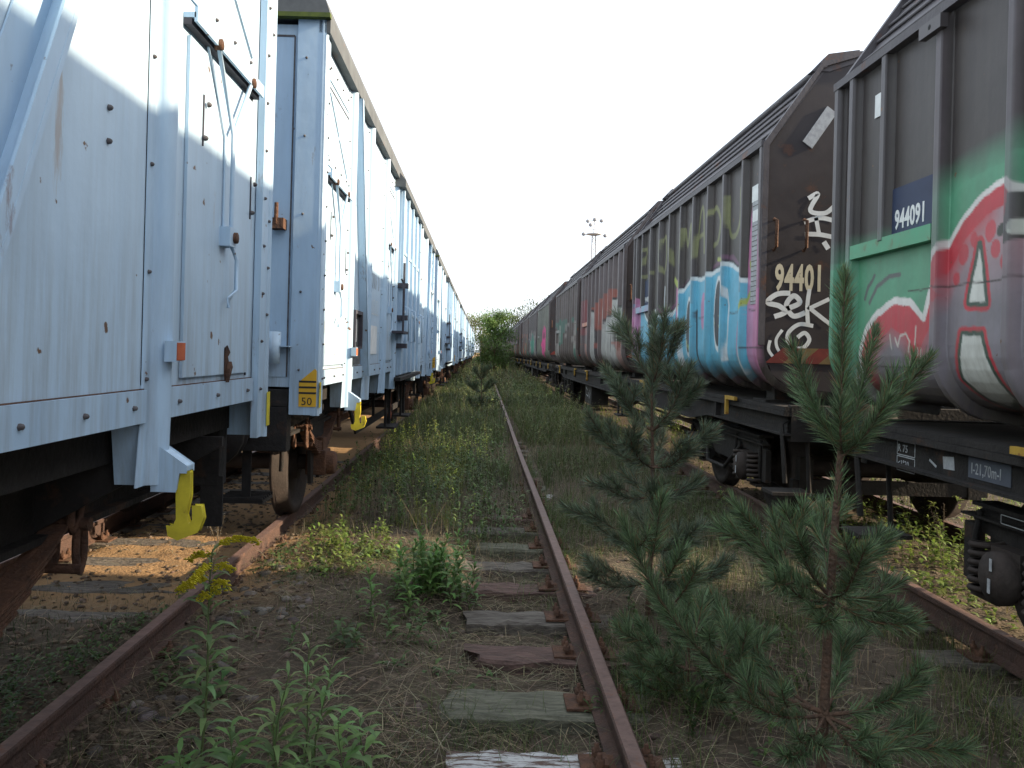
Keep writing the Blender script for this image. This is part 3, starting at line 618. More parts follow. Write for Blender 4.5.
def paint1(s, Z, rib, Y0):
    Y = s+Y0; C = base_paint(Y, Z, 11)
    wob = .02*fbm(Y, Z, 6, 4)
    GG = [(5.75, 1.2), (5.75, 2.10), (5.137, 2.15), (4.60, 2.14), (4.25, 2.26), (3.95, 2.40), (3.46, 2.45), (2.6, 2.48), (2.2, 1.2)]
    near = dist(Y, Z, GG[1:-1]); ins = pip(Y, Z, GG); fade = np.clip(.75+.45*fbm(Y, Z, 9, 17), .25, 1)
    put(C, np.where(ins, 1., np.clip(1-near/.16, 0, 1)*fade), GREEN, .92)
    ARC = [(4.996, 1.573), (4.924, 1.696), (4.791, 1.794), (4.595, 1.853), (4.421, 1.836), (4.285, 1.742), (4.225, 1.888), (4.121, 2.060), (3.972, 2.206), (3.800, 2.306), (3.655, 2.346), (3.544, 2.322), (3.449, 2.215), (3.1, 2.1), (2.6, 2.2)]
    blob = ARC+[(2.2, 1.1), (5.03, 1.1), (5.06, 1.3)]
    put(C, pip(Y, Z, blob), REDP)
    put(C, dist(Y, Z, [(5.05, 1.15), (5.04, 1.4)]+ARC) < .019+wob*.3, (.72, .70, .68))
    INN = [(4.93, 1.15), (4.90, 1.50), (4.80, 1.62), (4.62, 1.70), (4.46, 1.64), (4.36, 1.50), (4.30, 1.60), (4.16, 1.78), (4.06, 1.97), (3.93, 2.11), (3.76, 2.21), (3.62, 2.235), (3.50, 2.10), (3.44, 1.9), (3.35, 1.1)]
    grey = np.array((.235, .215, .245)); hz = sstep(1.75, 2.1, Z)
    m_ = pip(Y, Z, INN); gc = grey+(np.array((.42, .28, .31))-grey)*(hz*.8)[:, None]; C[m_] = gc[m_]
    soft = np.clip(1-dist(Y, Z, INN[:11])/.10, 0, 1)*m_; put(C, soft, REDP, .7)
    for (a, b, r_) in [(3.736, 2.13, .04), (3.695, 2.04, .035), (3.86, 2.10, .03), (3.942, 2.04, .04), (3.633, 1.97, .03), (3.995, 1.93, .028), (3.60, 2.06, .03), (4.10, 1.85, .025)]: put(C, (np.hypot(Y-a, (Z-b)*.8) < r_) & m_, REDP, .85)
    def letter(poly):
        pl = poly+[poly[0]]; d_ = dist(Y, Z, pl); i_ = pip(Y, Z, poly)
        put(C, (d_ < .040) | i_, REDP); put(C, (d_ < .020) | i_, (.05, .09, .07)); put(C, i_ & (d_ > .004), (.66, .67, .63))
    letter([(3.814, 2.075), (3.756, 1.795), (3.895, 1.799)]); letter([(3.935, 1.644), (3.785, 1.645), (3.69, 1.34), (3.80, 1.30), (3.90, 1.33), (3.985, 1.43)])
    put(C, pip(Y, Z, [(3.644, 2.10), (3.589, 2.09), (3.55, 2.17), (3.53, 2.27), (3.47, 2.26), (3.44, 2.07), (3.574, 2.03)]), (.05, .055, .05))
    put(C, np.hypot(Y-3.50, Z-2.11) < .035, (.6, .65, .58)); put(C, np.hypot(Y-3.66, Z-2.12) < .03, (.05, .055, .05))
    for ln in ([(4.952, 1.89), (4.911, 1.96), (4.837, 2.02)], [(4.892, 1.86), (4.808, 1.95), (4.66, 2.0), (4.54, 2.0)]): put(C, dist(Y, Z, ln) < .014, (.10, .11, .11))
    tagp = [[(4.64, 1.66), (4.62, 1.58)], [(4.58, 1.64), (4.55, 1.59), (4.52, 1.65), (4.46, 1.66), (4.42, 1.62), (4.44, 1.56)], [(4.36, 1.70), (4.365, 1.60)], [(4.46, 1.53), (4.40, 1.47)], [(4.40, 1.54), (4.46, 1.46)], [(4.34, 1.58), (4.345, 1.54)], [(4.31, 1.58), (4.315, 1.54)]]
    for ln in tagp: put(C, dist(Y, Z, ln) < .006, (.60, .58, .52))
    put(C, (np.abs(Z-1.895-.01*(Y-4)) < .004) & (Y < 4.45), (.04, .03, .03)); put(C, (np.abs(Z-1.475) < .0035) & (Y > 4.4) & (Y < 4.95), (.03, .03, .03))
    put(C, rib & (Z > 1.5) & (Y < 4.3) & (Y > 3.2), (.13, .10, .12), .35)
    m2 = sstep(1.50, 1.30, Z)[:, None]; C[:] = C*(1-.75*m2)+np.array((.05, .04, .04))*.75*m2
    return C
def paint2(s, Z, rib, Y0):
    Y = s+Y0; C = base_paint(Y, Z, 21)
    LB, PK, YG = (.12, .42, .60), (.55, .20, .38), (.36, .42, .10)
    n_ = .06*fbm(Y, Z, 3, 8)
    top = 2.20+.20*np.sin((Y-7)*1.25)+.05*np.sin(Y*4.3)+n_
    put(C, (Z < top+.06+.10*fbm(Y, Z, 4, 13)) & (Y > 6.9) & (Y < 12.6) & (Z > 1.3), (.22, .09, .19), .6); put(C, (np.abs(Z-top) < .045) & (Y > 7) & (Y < 12.3), (.03, .03, .04))
    m_ = (Z < top) & (Y > 7.0) & (Y < 12.35) & (Z > 1.34); put(C, m_, LB)
    put(C, (np.abs(Z-top) < .022) & (Y > 7) & (Y < 11.9), (.62, .70, .74))
    for (a, b, wd, hh) in [(8.05, 1.95, .13, .33), (9.2, 1.85, .10, .3), (10.2, 2.0, .12, .26), (11.0, 1.8, .09, .3)]:
        q = ((Y-a)/wd)**2+((Z-b)/hh)**2; put(C, q < 1.35, (.70, .74, .76)); put(C, q < 1, (.035, .03, .04)); put(C, (q < 1) & (Z < b-.02) & (fbm(Y, Z, 14, 3) > .1), YG, .7)
    for (a, b, wd, hh) in [(7.05, 2.0, .12, .9), (7.35, 1.65, .10, .28), (8.6, 2.0, .09, .2), (9.75, 2.15, .08, .3), (10.65, 1.6, .08, .3), (12.2, 1.9, .2, .5), (6.78, 1.9, .07, .7)]:
        q = ((Y-a)/wd)**2+((Z-b)/hh)**2; put(C, q < 1, PK, .85)
    put(C, dist(Y, Z, [(7.1, 2.35), (7.0, 2.15), (7.25, 1.95)]) < .025, YG); put(C, dist(Y, Z, [(9.9, 2.45), (9.6, 2.3), (9.75, 2.1)]) < .04, YG); put(C, dist(Y, Z, [(8.1, 2.50), (7.8, 2.46)]) < .02, YG)
    for ln in ([(7.2, 1.4), (7.35, 2.0), (7.25, 2.3)], [(8.4, 1.4), (8.5, 2.25)], [(9.45, 1.35), (9.5, 2.2)], [(10.5, 1.45), (10.45, 2.4)], [(7.75, 1.5), (7.7, 2.0), (7.85, 2.35)]): put(C, dist(Y, Z, ln) < .02, (.66, .72, .76)); 
    for ln in ([(8.8, 1.4), (8.85, 2.0)], [(9.95, 1.4), (9.9, 1.9)]): put(C, dist(Y, Z, ln) < .03, (.05, .05, .06))
    # pale yellow green scrawl high up
    DG = (.21, .22, .10)
    def cs(pts): return [tuple(p) for p in curve(pts, 5)]
    for ln in ([(7.75, 3.05), (7.72, 2.72), (7.55, 2.66), (7.42, 2.80), (7.42, 3.08)], [(8.35, 2.98), (8.2, 3.04), (8.05, 2.9), (8.1, 2.7), (8.25, 2.66)], [(8.9, 2.62), (8.80, 3.05), (8.68, 3.10), (8.62, 2.64)], [(8.86, 2.82), (8.66, 2.84)],
               [(9.5, 2.62), (9.44, 3.0), (9.32, 2.8), (9.2, 3.02), (9.15, 2.62)], [(10.1, 3.05), (9.98, 2.65)], [(10.6, 3.02), (10.45, 3.06), (10.40, 2.80), (10.5, 2.6), (10.62, 2.72), (10.6, 3.02)], [(11.4, 3.06), (11.2, 3.04), (11.35, 2.72), (11.15, 2.66)], [(11.85, 3.0), (11.65, 3.05), (11.8, 2.7), (11.6, 2.66)]):
        put(C, dist(Y, Z, cs(ln)) < .026, DG, .85)
    put(C, (np.abs(Z-1.93) < .006) & (np.abs((Y*1.8) % 1-.5) < .32), (.05, .04, .05))
    put(C, (np.abs(Z-1.60) < .005) & (Y < 7.2), (.05, .04, .05))
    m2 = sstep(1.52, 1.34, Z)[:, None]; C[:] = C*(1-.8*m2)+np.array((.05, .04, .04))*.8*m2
    return C
def paint3(s, Z, rib, Y0):
    C = base_paint(s+Y0, Z, 31, (.125, .10, .105)); Y = s
    put(C, (Z < 2.75-.1*np.abs(Y-1.5)+.06*fbm(Y, Z, 3, 2)) & (Z > 2.0) & (Y > .9) & (Y < 4.4), (.38, .10, .07), .7)
    for j in range(8):
        a = .5+.5*j; h = 2.35+.18*math.sin(j*1.9); q = ((Y-a)/.19)**4+((Z-(1.3+h)/2)/((h-1.35)/2))**4
        put(C, q < 1.35, (.05, .045, .05)); put(C, q < 1, (.46, .46, .45)); put(C, (((Y-a)/.05)**2+((Z-1.8)/.25)**2) < 1, (.06, .05, .05))
    put(C, (Z < 1.75) & (fbm(Y, Z, 4, 6) > .25) & (Y > .4), (.45, .12, .09), .5)
    put(C, (Y > 4.6) & (Z > 1.95) & (Z < 2.75), (.30, .07, .08), .6)
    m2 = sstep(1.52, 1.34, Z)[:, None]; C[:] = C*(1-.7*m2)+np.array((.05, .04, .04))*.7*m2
    return C
def paintN(seed, mode):
    def f(s, Z, rib, Y0):
        r_ = random.Random(seed)
        base = [(.14, .115, .11), (.19, .20, .17), (.12, .105, .105)][mode % 3]
        C = base_paint(s+Y0, Z, 40+seed, base)
        cols = [(.45, .42, .40), (.48, .16, .10), (.12, .14, .22), (.08, .26, .20), (.40, .33, .28)]
        n_ = fbm(s, Z, 2.6, seed+9); n2 = fbm(s, Z, 5, seed+19)
        put(C, (n_ > .12) & (Z < 2.5+.1*n2) & (mode != 1), cols[(seed) % 5], .6)
        put(C, (n2 > .25) & (Z < 2.35) & (mode != 1), cols[(seed+2) % 5], .55)
        if mode == 1:
            q = ((s-2.2)/1.1)**2+((Z-1.95)/.55)**2+.5*n_; put(C, q < 1, (.66, .10, .28)); put(C, (q < .35) & (n2 > .1), (.2, .05, .1))
        if mode == 2: q = ((s-2.6)/1.3)**2+((Z-1.9)/.45)**2+.5*n2; put(C, q < 1, (.10, .33, .25), .8)
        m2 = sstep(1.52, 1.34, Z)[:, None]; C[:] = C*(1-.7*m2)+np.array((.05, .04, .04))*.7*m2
        return C
    return f
XP0, XRB = -1.345, -1.400    # panel plane and rib face, local
def side_path(step):
    pts = [(-.80, 1.235), (-.98, 1.255)]
    for t_ in np.linspace(0, 1, 9): a = math.pi/2*t_; pts.append((-1.06-.285*math.sin(a), 1.27+.33*(1-math.cos(a))))
    pts.append((-1.345, 3.30)); out = [pts[0]]
    for (a, b) in zip(pts[:-1], pts[1:]):
        n_ = max(1, int(math.hypot(b[0]-a[0], b[1]-a[1])/step)); out += [(a[0]+(b[0]-a[0])*k/n_, a[1]+(b[1]-a[1])*k/n_) for k in range(1, n_+1)]
    return np.array(out)
def make_container(fn, step, Y0, fine_from=0.0):
    root = empty('bulk_container')
    path = side_path(step); nz_ = len(path)
    tg = np.gradient(path, axis=0); nrm = np.stack([-tg[:, 1], tg[:, 0]], 1); nrm /= np.linalg.norm(nrm, axis=1)[:, None]
    if nrm[-1, 0] > 0: nrm = -nrm
    ys = set(np.round(np.concatenate([np.arange(0, fine_from, .08), np.arange(fine_from, CL, step)]), 4)) | {CL}
    edges = []
    for rb in RIBS:
        hw = .035
        for e in (rb-hw, rb-hw+.012, rb+hw-.012, rb+hw): edges.append(round(min(max(e, 0), CL), 4))
    ys = np.array(sorted(ys | set(edges))); keep = np.r_[True, np.diff(ys) > .0015]; ys = ys[keep]
    def ribh(s_, zt):
        h = np.zeros_like(s_)
        for k, rb in enumerate(RIBS):
            d_ = np.abs(s_-rb); v = np.clip((.035-d_)/.012, 0, 1)
            if k == 9: v = v*(zt > 2.20)
            h = np.maximum(h, v)
        return h
    S, I = np.meshgrid(ys, np.arange(nz_)); S = S.ravel(); I = I.ravel(); zt = path[I, 1]
    H = ribh(S, zt)*.060
    bulge = .012*np.sin(np.clip((S % .57)/.57, 0, 1)*math.pi)*0
    X = path[I, 0]+nrm[I, 0]*H; Z = path[I, 1]+nrm[I, 1]*H
    Cc = 0
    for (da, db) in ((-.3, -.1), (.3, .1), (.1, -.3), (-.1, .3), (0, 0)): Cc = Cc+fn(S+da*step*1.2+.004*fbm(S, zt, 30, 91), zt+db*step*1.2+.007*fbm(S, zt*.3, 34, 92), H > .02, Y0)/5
    rb_ = (H > .055) & (zt > 2.1); Cc = np.where(rb_[:, None], Cc*.6+np.array((.135, .125, .145))*.4, Cc)   # rib faces lightened in the colour to heighten their light and shade
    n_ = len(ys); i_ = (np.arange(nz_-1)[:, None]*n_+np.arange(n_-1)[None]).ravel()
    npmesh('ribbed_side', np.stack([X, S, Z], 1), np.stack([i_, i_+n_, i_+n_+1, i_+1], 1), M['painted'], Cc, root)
    # body behind it: far side, ends, belly
    b = MB(); lower = [tuple(p) for p in side_path(9)]
    lo = [(-.8, 1.24), (-.98, 1.26), (-1.15, 1.29), (-1.27, 1.38), (-1.335, 1.6), (-1.335, 3.295)]
    prof = lo+[(1.335, 3.295), (1.335, 1.6), (1.27, 1.38), (1.15, 1.29), (.98, 1.26), (.8, 1.24)]
    b.prism(prof, 'y', .02, CL-.02)
    for rb in RIBS: b.box(1.335, 1.39, rb-.035, rb+.035, 1.6, 3.29)
    b.build('body', M['endbrown'], root)
    RO = [(-1.345, 3.302), (-.89, 3.965), (-.60, 4.06), (0, 4.10), (.60, 4.06), (.89, 3.965), (1.345, 3.302)]
    r_ = MB(); r_.prism(RO, 'y', .0195, CL); roof = r_.build('roof', M['roofbrown'], root)
    for yy in (0, CL-.04):
        e = MB()   # end frames following the outline
        a0 = yy-.012 if yy == 0 else yy
        fr = [(-1.395, 1.62), (-1.395, 3.31), (-.92, 4.0), (-.61, 4.10), (0, 4.14), (.61, 4.10), (.92, 4.0), (1.395, 3.31), (1.395, 1.62)]
        inn = [(-1.345, 1.62), (-1.345, 3.295), (-.90, 3.965), (-.60, 4.06), (0, 4.10), (.60, 4.06), (.90, 3.965), (1.345, 3.295), (1.345, 1.62)]
        for q in range(len(fr)-1): e.prism([fr[q], fr[q+1], inn[q+1], inn[q]], 'y', a0, a0+.052)
        e.build('end_frame', M['roofbrown'], root)
    
    gb = MB(); gb.prism([(-1.335, 1.45), (-1.335, 3.30)]+[(x_*.985, z_-.02) for x_, z_ in RO[1:-1]]+[(1.335, 3.30), (1.335, 1.45)], 'y', .0185, .0193); gb.build('end_sheet', M['endbrown'], root)
    q = MB()
    for (a, b_) in (((-1.41, 3.29), (-1.36, 3.34)),): q.box(a[0], b_[0], .0, CL, a[1], b_[1])
    for f_ in (.25, .45, .62, .80):   # folded sheet lines along the slope
        xx, zz = -1.345+.455*f_, 3.302+.663*f_; q.tube([(xx-.008, .05, zz+.010), (xx-.008, CL-.05, zz+.010)], .011, 6)
    q.tube([(-.90, -.01, 3.985), (-.90, CL+.01, 3.985)], .03, 8)
    q.tube([(.90, -.01, 3.985), (.90, CL+.01, 3.985)], .03, 8)
    for yy in (.06, CL-.06): q.prism([(-1.0, 3.93), (-.86, 4.08), (-.60, 4.12), (-.60, 4.02), (-.85, 3.93)], 'y', yy-.05, yy+.05)
    q.build('roof_rail', M['roofbrown'], roof)
    # near end wall fittings
    for xx in (-1.28, -1.03): w_ = MB(); w_.tube([(xx, .015, 2.42), (xx, -.05, 2.44), (xx, -.05, 2.66), (xx, .015, 2.68)], .014, 8); w_.build('end_handle', M['spring'], root)
    w_ = MB(); w_.prism([(-1.06, 3.34), (-.86, 3.64), (-.78, 3.58), (-.98, 3.28)], 'y', .008, .019); w_.build('end_plate', M['chalk'], root)
    hz = MB()
    for j in range(9):
        x0 = -1.33+j*.3; hz.prism([(x0, 1.47), (x0+.15, 1.47), (x0+.30, 1.60), (x0+.15, 1.60)], 'y', .012, .0175, j % 2 and 0)
        hz.prism([(x0+.15, 1.47), (x0+.30, 1.47), (min(x0+.45, 1.33), 1.60), (x0+.30, 1.60)], 'y', .012, .0175, 1)
    hz.build('hazard_stripe', [M['hazr'], M['hazy']], root)
    # low door frame in the last bays
    d = MB(); d.box(-1.402, -1.348, 4.51, 5.42, 2.14, 2.225)
    return root, d
def near_side_door(root, d, mt):
    return d.build('door_frame', mt, root)
starts = [-.37, 6.71, 13.27, 19.83, 28.4, 34.96, 41.5, 50.1, 56.66, 63.2, 71.8, 78.4, 84.9, 93.5, 100, 106.6, 115.2, 121.8, 128.3, 137, 143.5, 150]
glabels = ['graffiti container with a big red and grey letter A and number 944091, nearest the camera', 'container with light blue letters on its side and 94401 on its dark end wall',
           'container with silver letters under red spray, third in the row', 'dark ribbed container with patchy white and rust spray, fourth in the row', 'grey green container with a pink shape, fifth in the row',
           'dark container with green spray, sixth in the row', 'dull brown container, seventh in the row']
fns = [paint1, paint2, paint3, paintN(3, 0), paintN(4, 1), paintN(5, 2), paintN(6, 0)]
steps = [.0085, .014, .022, .035, .05, .05, .05]
protoN = None
for k, Y0 in enumerate(starts):
    lab = glabels[k] if k < 7 else 'dull brown graffiti container far down the right hand row'
    if k < 7:
        root, d = make_container(fns[k], steps[k], Y0, 3.0 if k == 0 else 0)
        if k == 0:
            gm = mat('green_frame', GREEN, (.12, .30, .19), 8, .6, rust=.4, rust_scale=8); near_side_door(root, d, gm)
            pl = MB(); pl.box(-1.353, -1.347, 4.512, 5.0, 2.226, 2.50); pp = pl.build('number_plate', M['plate'], root)
            text('number', '944091', .15, (-1.3545, 4.965, 2.265), '-x', M['white'], pp, squeeze=.68, bold=.004)
            st = MB(); st.box(-1.353, -1.347, 5.14, 5.24, 2.98, 3.12); st.build('sticker', M['white'], root)
            lg = MB(); lg.box(-1.44, -1.40, 4.40, 4.60, 3.20, 3.27); lg.lathe((-1.44, 4.5, 3.235), [(0, .015), (-.005, .0001)], 'x', 8, 1); lg.build('lug', [M['brown'], M['black']], root)
        elif k == 1:
            near_side_door(root, d, mat('pink_frame', (.42, .22, .36), (.2, .4, .5), 3, .6))
            pl = MB(); pl.box(-1.353, -1.347, 4.512, 5.0, 2.226, 2.60); pp = pl.build('number_plate', M['plate'], root); text('number', '944012', .11, (-1.3545, 4.965, 2.28), '-x', M['white'], pp)
            tb = MB(); tb.box(-1.352, -1.347, .13, .36, 1.98, 2.98)
            for q in range(22):
                z_ = 2.0+q*.044
                if q < 20: tb.box(-1.3535, -1.3521, .14, .35, z_, z_+.008, 1)
            tb.box(-1.354, -1.352, .22, .37, 2.88, 3.02, 2); tb.box(-1.354, -1.352, .16, .34, 2.70, 2.80, 2); tb.build('data_panel', [M['chalk'], M['brown'], M['white']], root)
            text('number', '94401', .30, (-1.262, .0175, 2.09), '-y', M['cream'], root, squeeze=.51, bold=.010)
            sc = MB(); f_ = lambda a, b: (a, .0140, b); f2 = lambda a, b: (a, .0165, b)
            def st_(pts, wd=.05, f=f_): sc.ribbon([tuple(p) for p in curve(pts, 10)], wd*.85, f)
            st_([(-1.13, 2.06), (-1.24, 2.05), (-1.32, 1.98), (-1.22, 1.95), (-1.17, 1.90), (-1.26, 1.86)])
            st_([(-1.18, 1.92), (-1.05, 1.98), (-1.10, 2.04), (-1.16, 1.96), (-1.10, 1.87), (-1.0, 1.90)], f=f2)
            st_([(-.97, 2.10), (-.985, 1.95), (-.975, 1.80)], .04); st_([(-.98, 1.93), (-.88, 1.98), (-.80, 2.02)], .04, f2); st_([(-.98, 1.95), (-.86, 1.86), (-.78, 1.80)], .04)
            st_([(-.93, 1.79), (-1.05, 1.80), (-1.14, 1.72), (-1.12, 1.62), (-1.02, 1.60), (-.96, 1.67), (-1.0, 1.73), (-1.06, 1.69)], .04, f2)
            st_([(-1.19, 1.75), (-1.24, 1.66), (-1.20, 1.56), (-1.05, 1.50)], .03); st_([(-1.29, 1.66), (-1.30, 1.58), (-1.25, 1.51)], .03)
            sc.build('sprayed_tag', M['white'], root); sc = MB(); st_([(-1.0, 2.86), (-.92, 2.90), (-.98, 2.76), (-.86, 2.74), (-.78, 2.80)], .045); st_([(-1.03, 2.66), (-.9, 2.70), (-.78, 2.68)], .045, f2); st_([(-1.02, 2.56), (-.9, 2.56), (-.78, 2.54)], .045); st_([(-.93, 2.70), (-.90, 2.56)], .04, f2); st_([(-.86, 2.50), (-.82, 2.44)], .05)
            sc.build('sprayed_tag', M['white'], root)
        elif k == 2: near_side_door(root, d, mat('faded_red_frame', (.34, .22, .19), (.45, .16, .10), 4, .6))
        else: near_side_door(root, d, M['brown'])
        if k == 6: protoN = root
    else: root = copy_tree(protoN)
    c = Y0+CL/2; sl = float((bend(c+.5)-bend(c-.5)))
    root.location = (XR+float(bend(Y0)), Y0, 0); root.rotation_euler = (0, 0, -math.atan(sl))
    tag(root, lab, 'container', 'graffiti covered containers on flat wagons')

FL = 20.5
def make_flat():
    root = empty('flat_wagon')
    f = MB()
    f.box(-1.25, 1.25, 0, FL, 1.085, 1.12)          # deck edge
    for sx in (-1, 1):
        x0, x1 = sorted((sx*1.17, sx*1.20))
        f.prism([(0, 1.083), (0, .90), (2.2, .90), (2.9, .81), (FL-2.9, .81), (FL-2.2, .90), (FL, .90), (FL, 1.083)], 'x', x0, x1)
        x0, x1 = sorted((sx*1.12, sx*1.26)); f.box(x0, x1, 0, FL, 1.045, 1.083)
        f.prism([(0, .902), (2.2, .902), (2.9, .812), (FL-2.9, .812), (FL-2.2, .902), (FL, .902), (FL, .885), (FL-2.2, .885), (FL-2.9, .795), (2.9, .795), (2.2, .885), (0, .885)], 'x', min(sx*1.14, sx*1.26), max(sx*1.14, sx*1.26))
        for yy in (1.95, 3.2, 5.5, 8, 10.2, 12.5, 15, 17.3, FL-1.95): f.box(min(sx*1.2, sx*1.25), max(sx*1.2, sx*1.25), yy-.03, yy+.03, .90, 1.045)
    f.box(-1.1, 1.1, .2, FL-.2, .98, 1.083)
    f.prism([(4.4, .99), (5.2, .62), (FL-5.2, .62), (FL-4.4, .99)], 'x', -.45, .45)  # central mass added between the bogies to block light under the deck
    for yy in (5.4, 7.2, 9.0, 11.5, 13.3, 15.1): f.prism([(-1.17, .98), (1.17, .98), (.5, .66), (-.5, .66)], 'y', yy-.012, yy+.012)
    f.build('underframe', M['under'], root)
    for c0 in (.26, 6.82, 13.38):
        for yy in (.5, CL-.5):
            for sx in (-1, 1):
                s_ = MB(); x0, x1 = sorted((sx*.95, sx*1.10)); s_.box(x0, x1, c0+yy-.10, c0+yy+.10, 1.12, 1.30); x0, x1 = sorted((sx*.9, sx*1.2)); s_.box(x0, x1, c0+yy-.16, c0+yy+.16, 1.121, 1.145); s_.build('container_support', M['under'], root)
        h = MB(); yy = c0+CL-.5; h.box(-1.30, -1.27, yy, yy+.30, 1.10, 1.135); h.box(-1.30, -1.27, yy, yy+.04, .93, 1.10); h.lathe((-1.285, yy+.02, .93), [(-.02, .0001), (-.02, .04), (.02, .04), (.02, .0001)], 'x', 10); h.build('lock_handle', M['hazy_y'], root)
        h = MB(); yy = c0+.9; h.box(-1.30, -1.27, yy, yy+.30, 1.10, 1.135); h.box(-1.30, -1.27, yy+.26, yy+.30, .95, 1.10); h.build('lock_handle', M['hazy_y'], root)
    for (yb, sg) in ((0, -1), (FL, 1)):
        q = MB(); a, b = sorted((yb, yb-sg*.08)); q.box(-1.2, 1.2, a-.001 if sg < 0 else a, b if sg < 0 else b+.001, .84, 1.13); q.build('buffer_beam', M['under'], root)
        for sx in (-.875, .875):
            bf = MB(); bf.lathe((sx, yb, 1.0), [(0, .0001), (0, .13), (sg*.06, .13), (sg*.06, .095), (sg*.34, .085), (sg*.34, .06), (sg*.55, .06), (sg*.55, .22), (sg*.58, .225), (sg*.595, .15), (sg*.60, .0001)], 'y', 20); bf.build('buffer', M['under'], root)
        hr = MB(); hr.tube([(-1.22, yb-sg*.05, .50), (-1.26, yb-sg*.05, .98), (-1.10, yb-sg*.05, 1.04)], .02, 8); hr.box(-1.33, -1.0, min(yb-sg*.02, yb-sg*.28), max(yb-sg*.02, yb-sg*.28), .40, .425); hr.tube([(-1.02, yb-sg*.05, .41), (-1.05, yb-sg*.05, .9)], .018); hr.build('shunter_step', M['under'], root)
        yc = yb-sg*2.25
        for s2 in (0,):
            bg_ = MB()
            for sx in (-1, 1):
                x = sx*1.02; prof = [(yc-1.32, .70), (yc-1.25, .62), (yc-1.05, .60), (yc-.62, .60), (yc-.35, .44), (yc+.35, .44), (yc+.62, .60), (yc+1.05, .60), (yc+1.25, .62), (yc+1.32, .70), (yc+1.20, .76), (yc+.5, .80), (yc-.5, .80), (yc-1.20, .76)]
                bg_.prism(prof, 'x', min(x, x+sx*.02), max(x, x+sx*.02)); x0, x1 = sorted((x-sx*.06, x+sx*.08)); bg_.box(x0, x1, yc-1.22, yc+1.22, .765, .785)
                bg_.prism([(yc-1.32, .712), (yc+1.32, .712), (yc+1.32, .70), (yc-1.32, .70)], 'x', min(x, x+sx*.08), max(x, x+sx*.08))
            bg_.box(-1.0, 1.0, yc-.2, yc+.2, .5, .92)
            for sx in (-1, 1):
                x = sx*1.02
                for dy in (-1.28, -.52, .52, 1.28):
                    bg_.box(min(x, x+sx*.05), max(x, x+sx*.05), yc+dy-.05, yc+dy+.05, .36, .66)
                    bg_.tube([(x+sx*.05, yc+dy*.93, .74), (x+sx*.07, yc+dy*.96, .5), (x+sx*.03, yc+dy*.9, .30)], .016, 6)
                bg_.tube([(x+sx*.05, yc-.62, .63), (x+sx*.12, yc-.3, .36), (x+sx*.12, yc+.3, .36), (x+sx*.05, yc+.62, .63)], .02, 6)
                bg_.tube([(sx*.9, yc-1.35, .30), (sx*.9, yc+1.35, .32)], .022, 6)
                bg_.prism([(yc-.35, .80), (yc+.35, .80), (yc+.22, .95), (yc-.22, .95)], 'x', min(x, x-sx*.15), max(x, x-sx*.15))
            for dy in (-1.45, -.38, .38, 1.45): bg_.box(-.88, .88, yc+dy-.04, yc+dy+.04, .30, .42); [bg_.box(sx*.76-.06, sx*.76+.06, yc+dy-.05, yc+dy+.05, .28, .62) for sx in (-1, 1)]
            bog = bg_.build('bogie', M['under'], root)
            for ay in (yc-.9, yc+.9):
                a_ = MB(); a_.tube([(-.95, ay, .46), (.95, ay, .46)], .075, 12); a_.build('axle', M['wheel'], bog)
                for sx in (-1, 1):
                    m_ = MB(); m_.lathe((sx*.755, ay, .46), wheel_profile(sx)); m_.build('wheel', M['wheel'], bog)
                    ab = MB(); x = sx*1.03; ab.box(min(x, x+sx*.10), max(x, x+sx*.10), ay-.11, ay+.11, .36, .60); ab.lathe((x+sx*.10, ay, .46), [(0, .13), (sx*.05, .13), (sx*.06, .10), (sx*.075, .09), (sx*.08, .0001)], 'x', 18)
                    if sx < 0: ab.box(x-.185, x-.182, ay-.03, ay-.012, .50, .56, 1); ab.box(x-.185, x-.182, ay-.02, ay, .39, .46, 1)
                    ab.build('axle_box', [M['wheel'], M['chalk']], bog, bevel=0)
                    for dy in (-.21, .21):
                        sp = MB(); hp = [(x+sx*.05+.075*math.cos(t_), ay+dy+.075*math.sin(t_), .33+.27*t_/(2*math.pi*6)) for t_ in np.linspace(0, 2*math.pi*6, 90)]
                        sp.tube(hp, .017, 6); sp.box(x-.03+sx*.05, x+.03+sx*.05, ay+dy-.09, ay+dy+.09, .30, .325); sp.build('coil_spring', M['wheel'], bog)
    tnk = MB(); tnk.lathe((-.7, 9.5, .72), [(0, .0001), (0, .2), (1.2, .2), (1.2, .0001)], 'y', 18); tnk.build('air_tank', M['under'], root)
    bx = MB(); bx.box(-1.19, -.8, 11.9, 13.0, .35, .79); cb = bx.build('equipment_box', M['under'], root, bevel=.01)
    sc = MB(); f_ = lambda a, b: (-1.1925, a, b); sc.ribbon([(12.85, .72), (12.6, .66), (12.75, .55), (12.45, .52)], .03, f_); sc.ribbon([(12.4, .62), (12.25, .48), (12.1, .62), (12.2, .68)], .03, f_); sc.build('chalk_scrawl', M['chalk'], cb)
    ld = MB(); ld.box(-1.24, -1.21, 7.6, 7.66, .45, 1.08); ld.box(-1.24, -1.21, 8.0, 8.06, .45, 1.08); ld.box(-1.3, -1.1, 7.6, 8.06, .43, .455); ld.build('foot_step', M['under'], root)
    rd = MB(); rd.tube([(-1.0, 3.1, .75), (-1.0, 4.2, .68), (-.9, 5.4, .7)], .018); rd.tube([(-.7, 3.0, .55), (-.7, 8.9, .6)], .02); rd.build('brake_rod', M['spring'], root)
    return root
M['hazy_y'] = mat('dull_yellow_handle', (.42, .27, .04), (.28, .16, .03), 12, .7, rust=.8, rust_scale=14, thr=.55)
flat = make_flat()
fstart = [5.25-FL, 6.45, 28.15, 49.85, 71.55, 93.25, 114.95, 136.65]
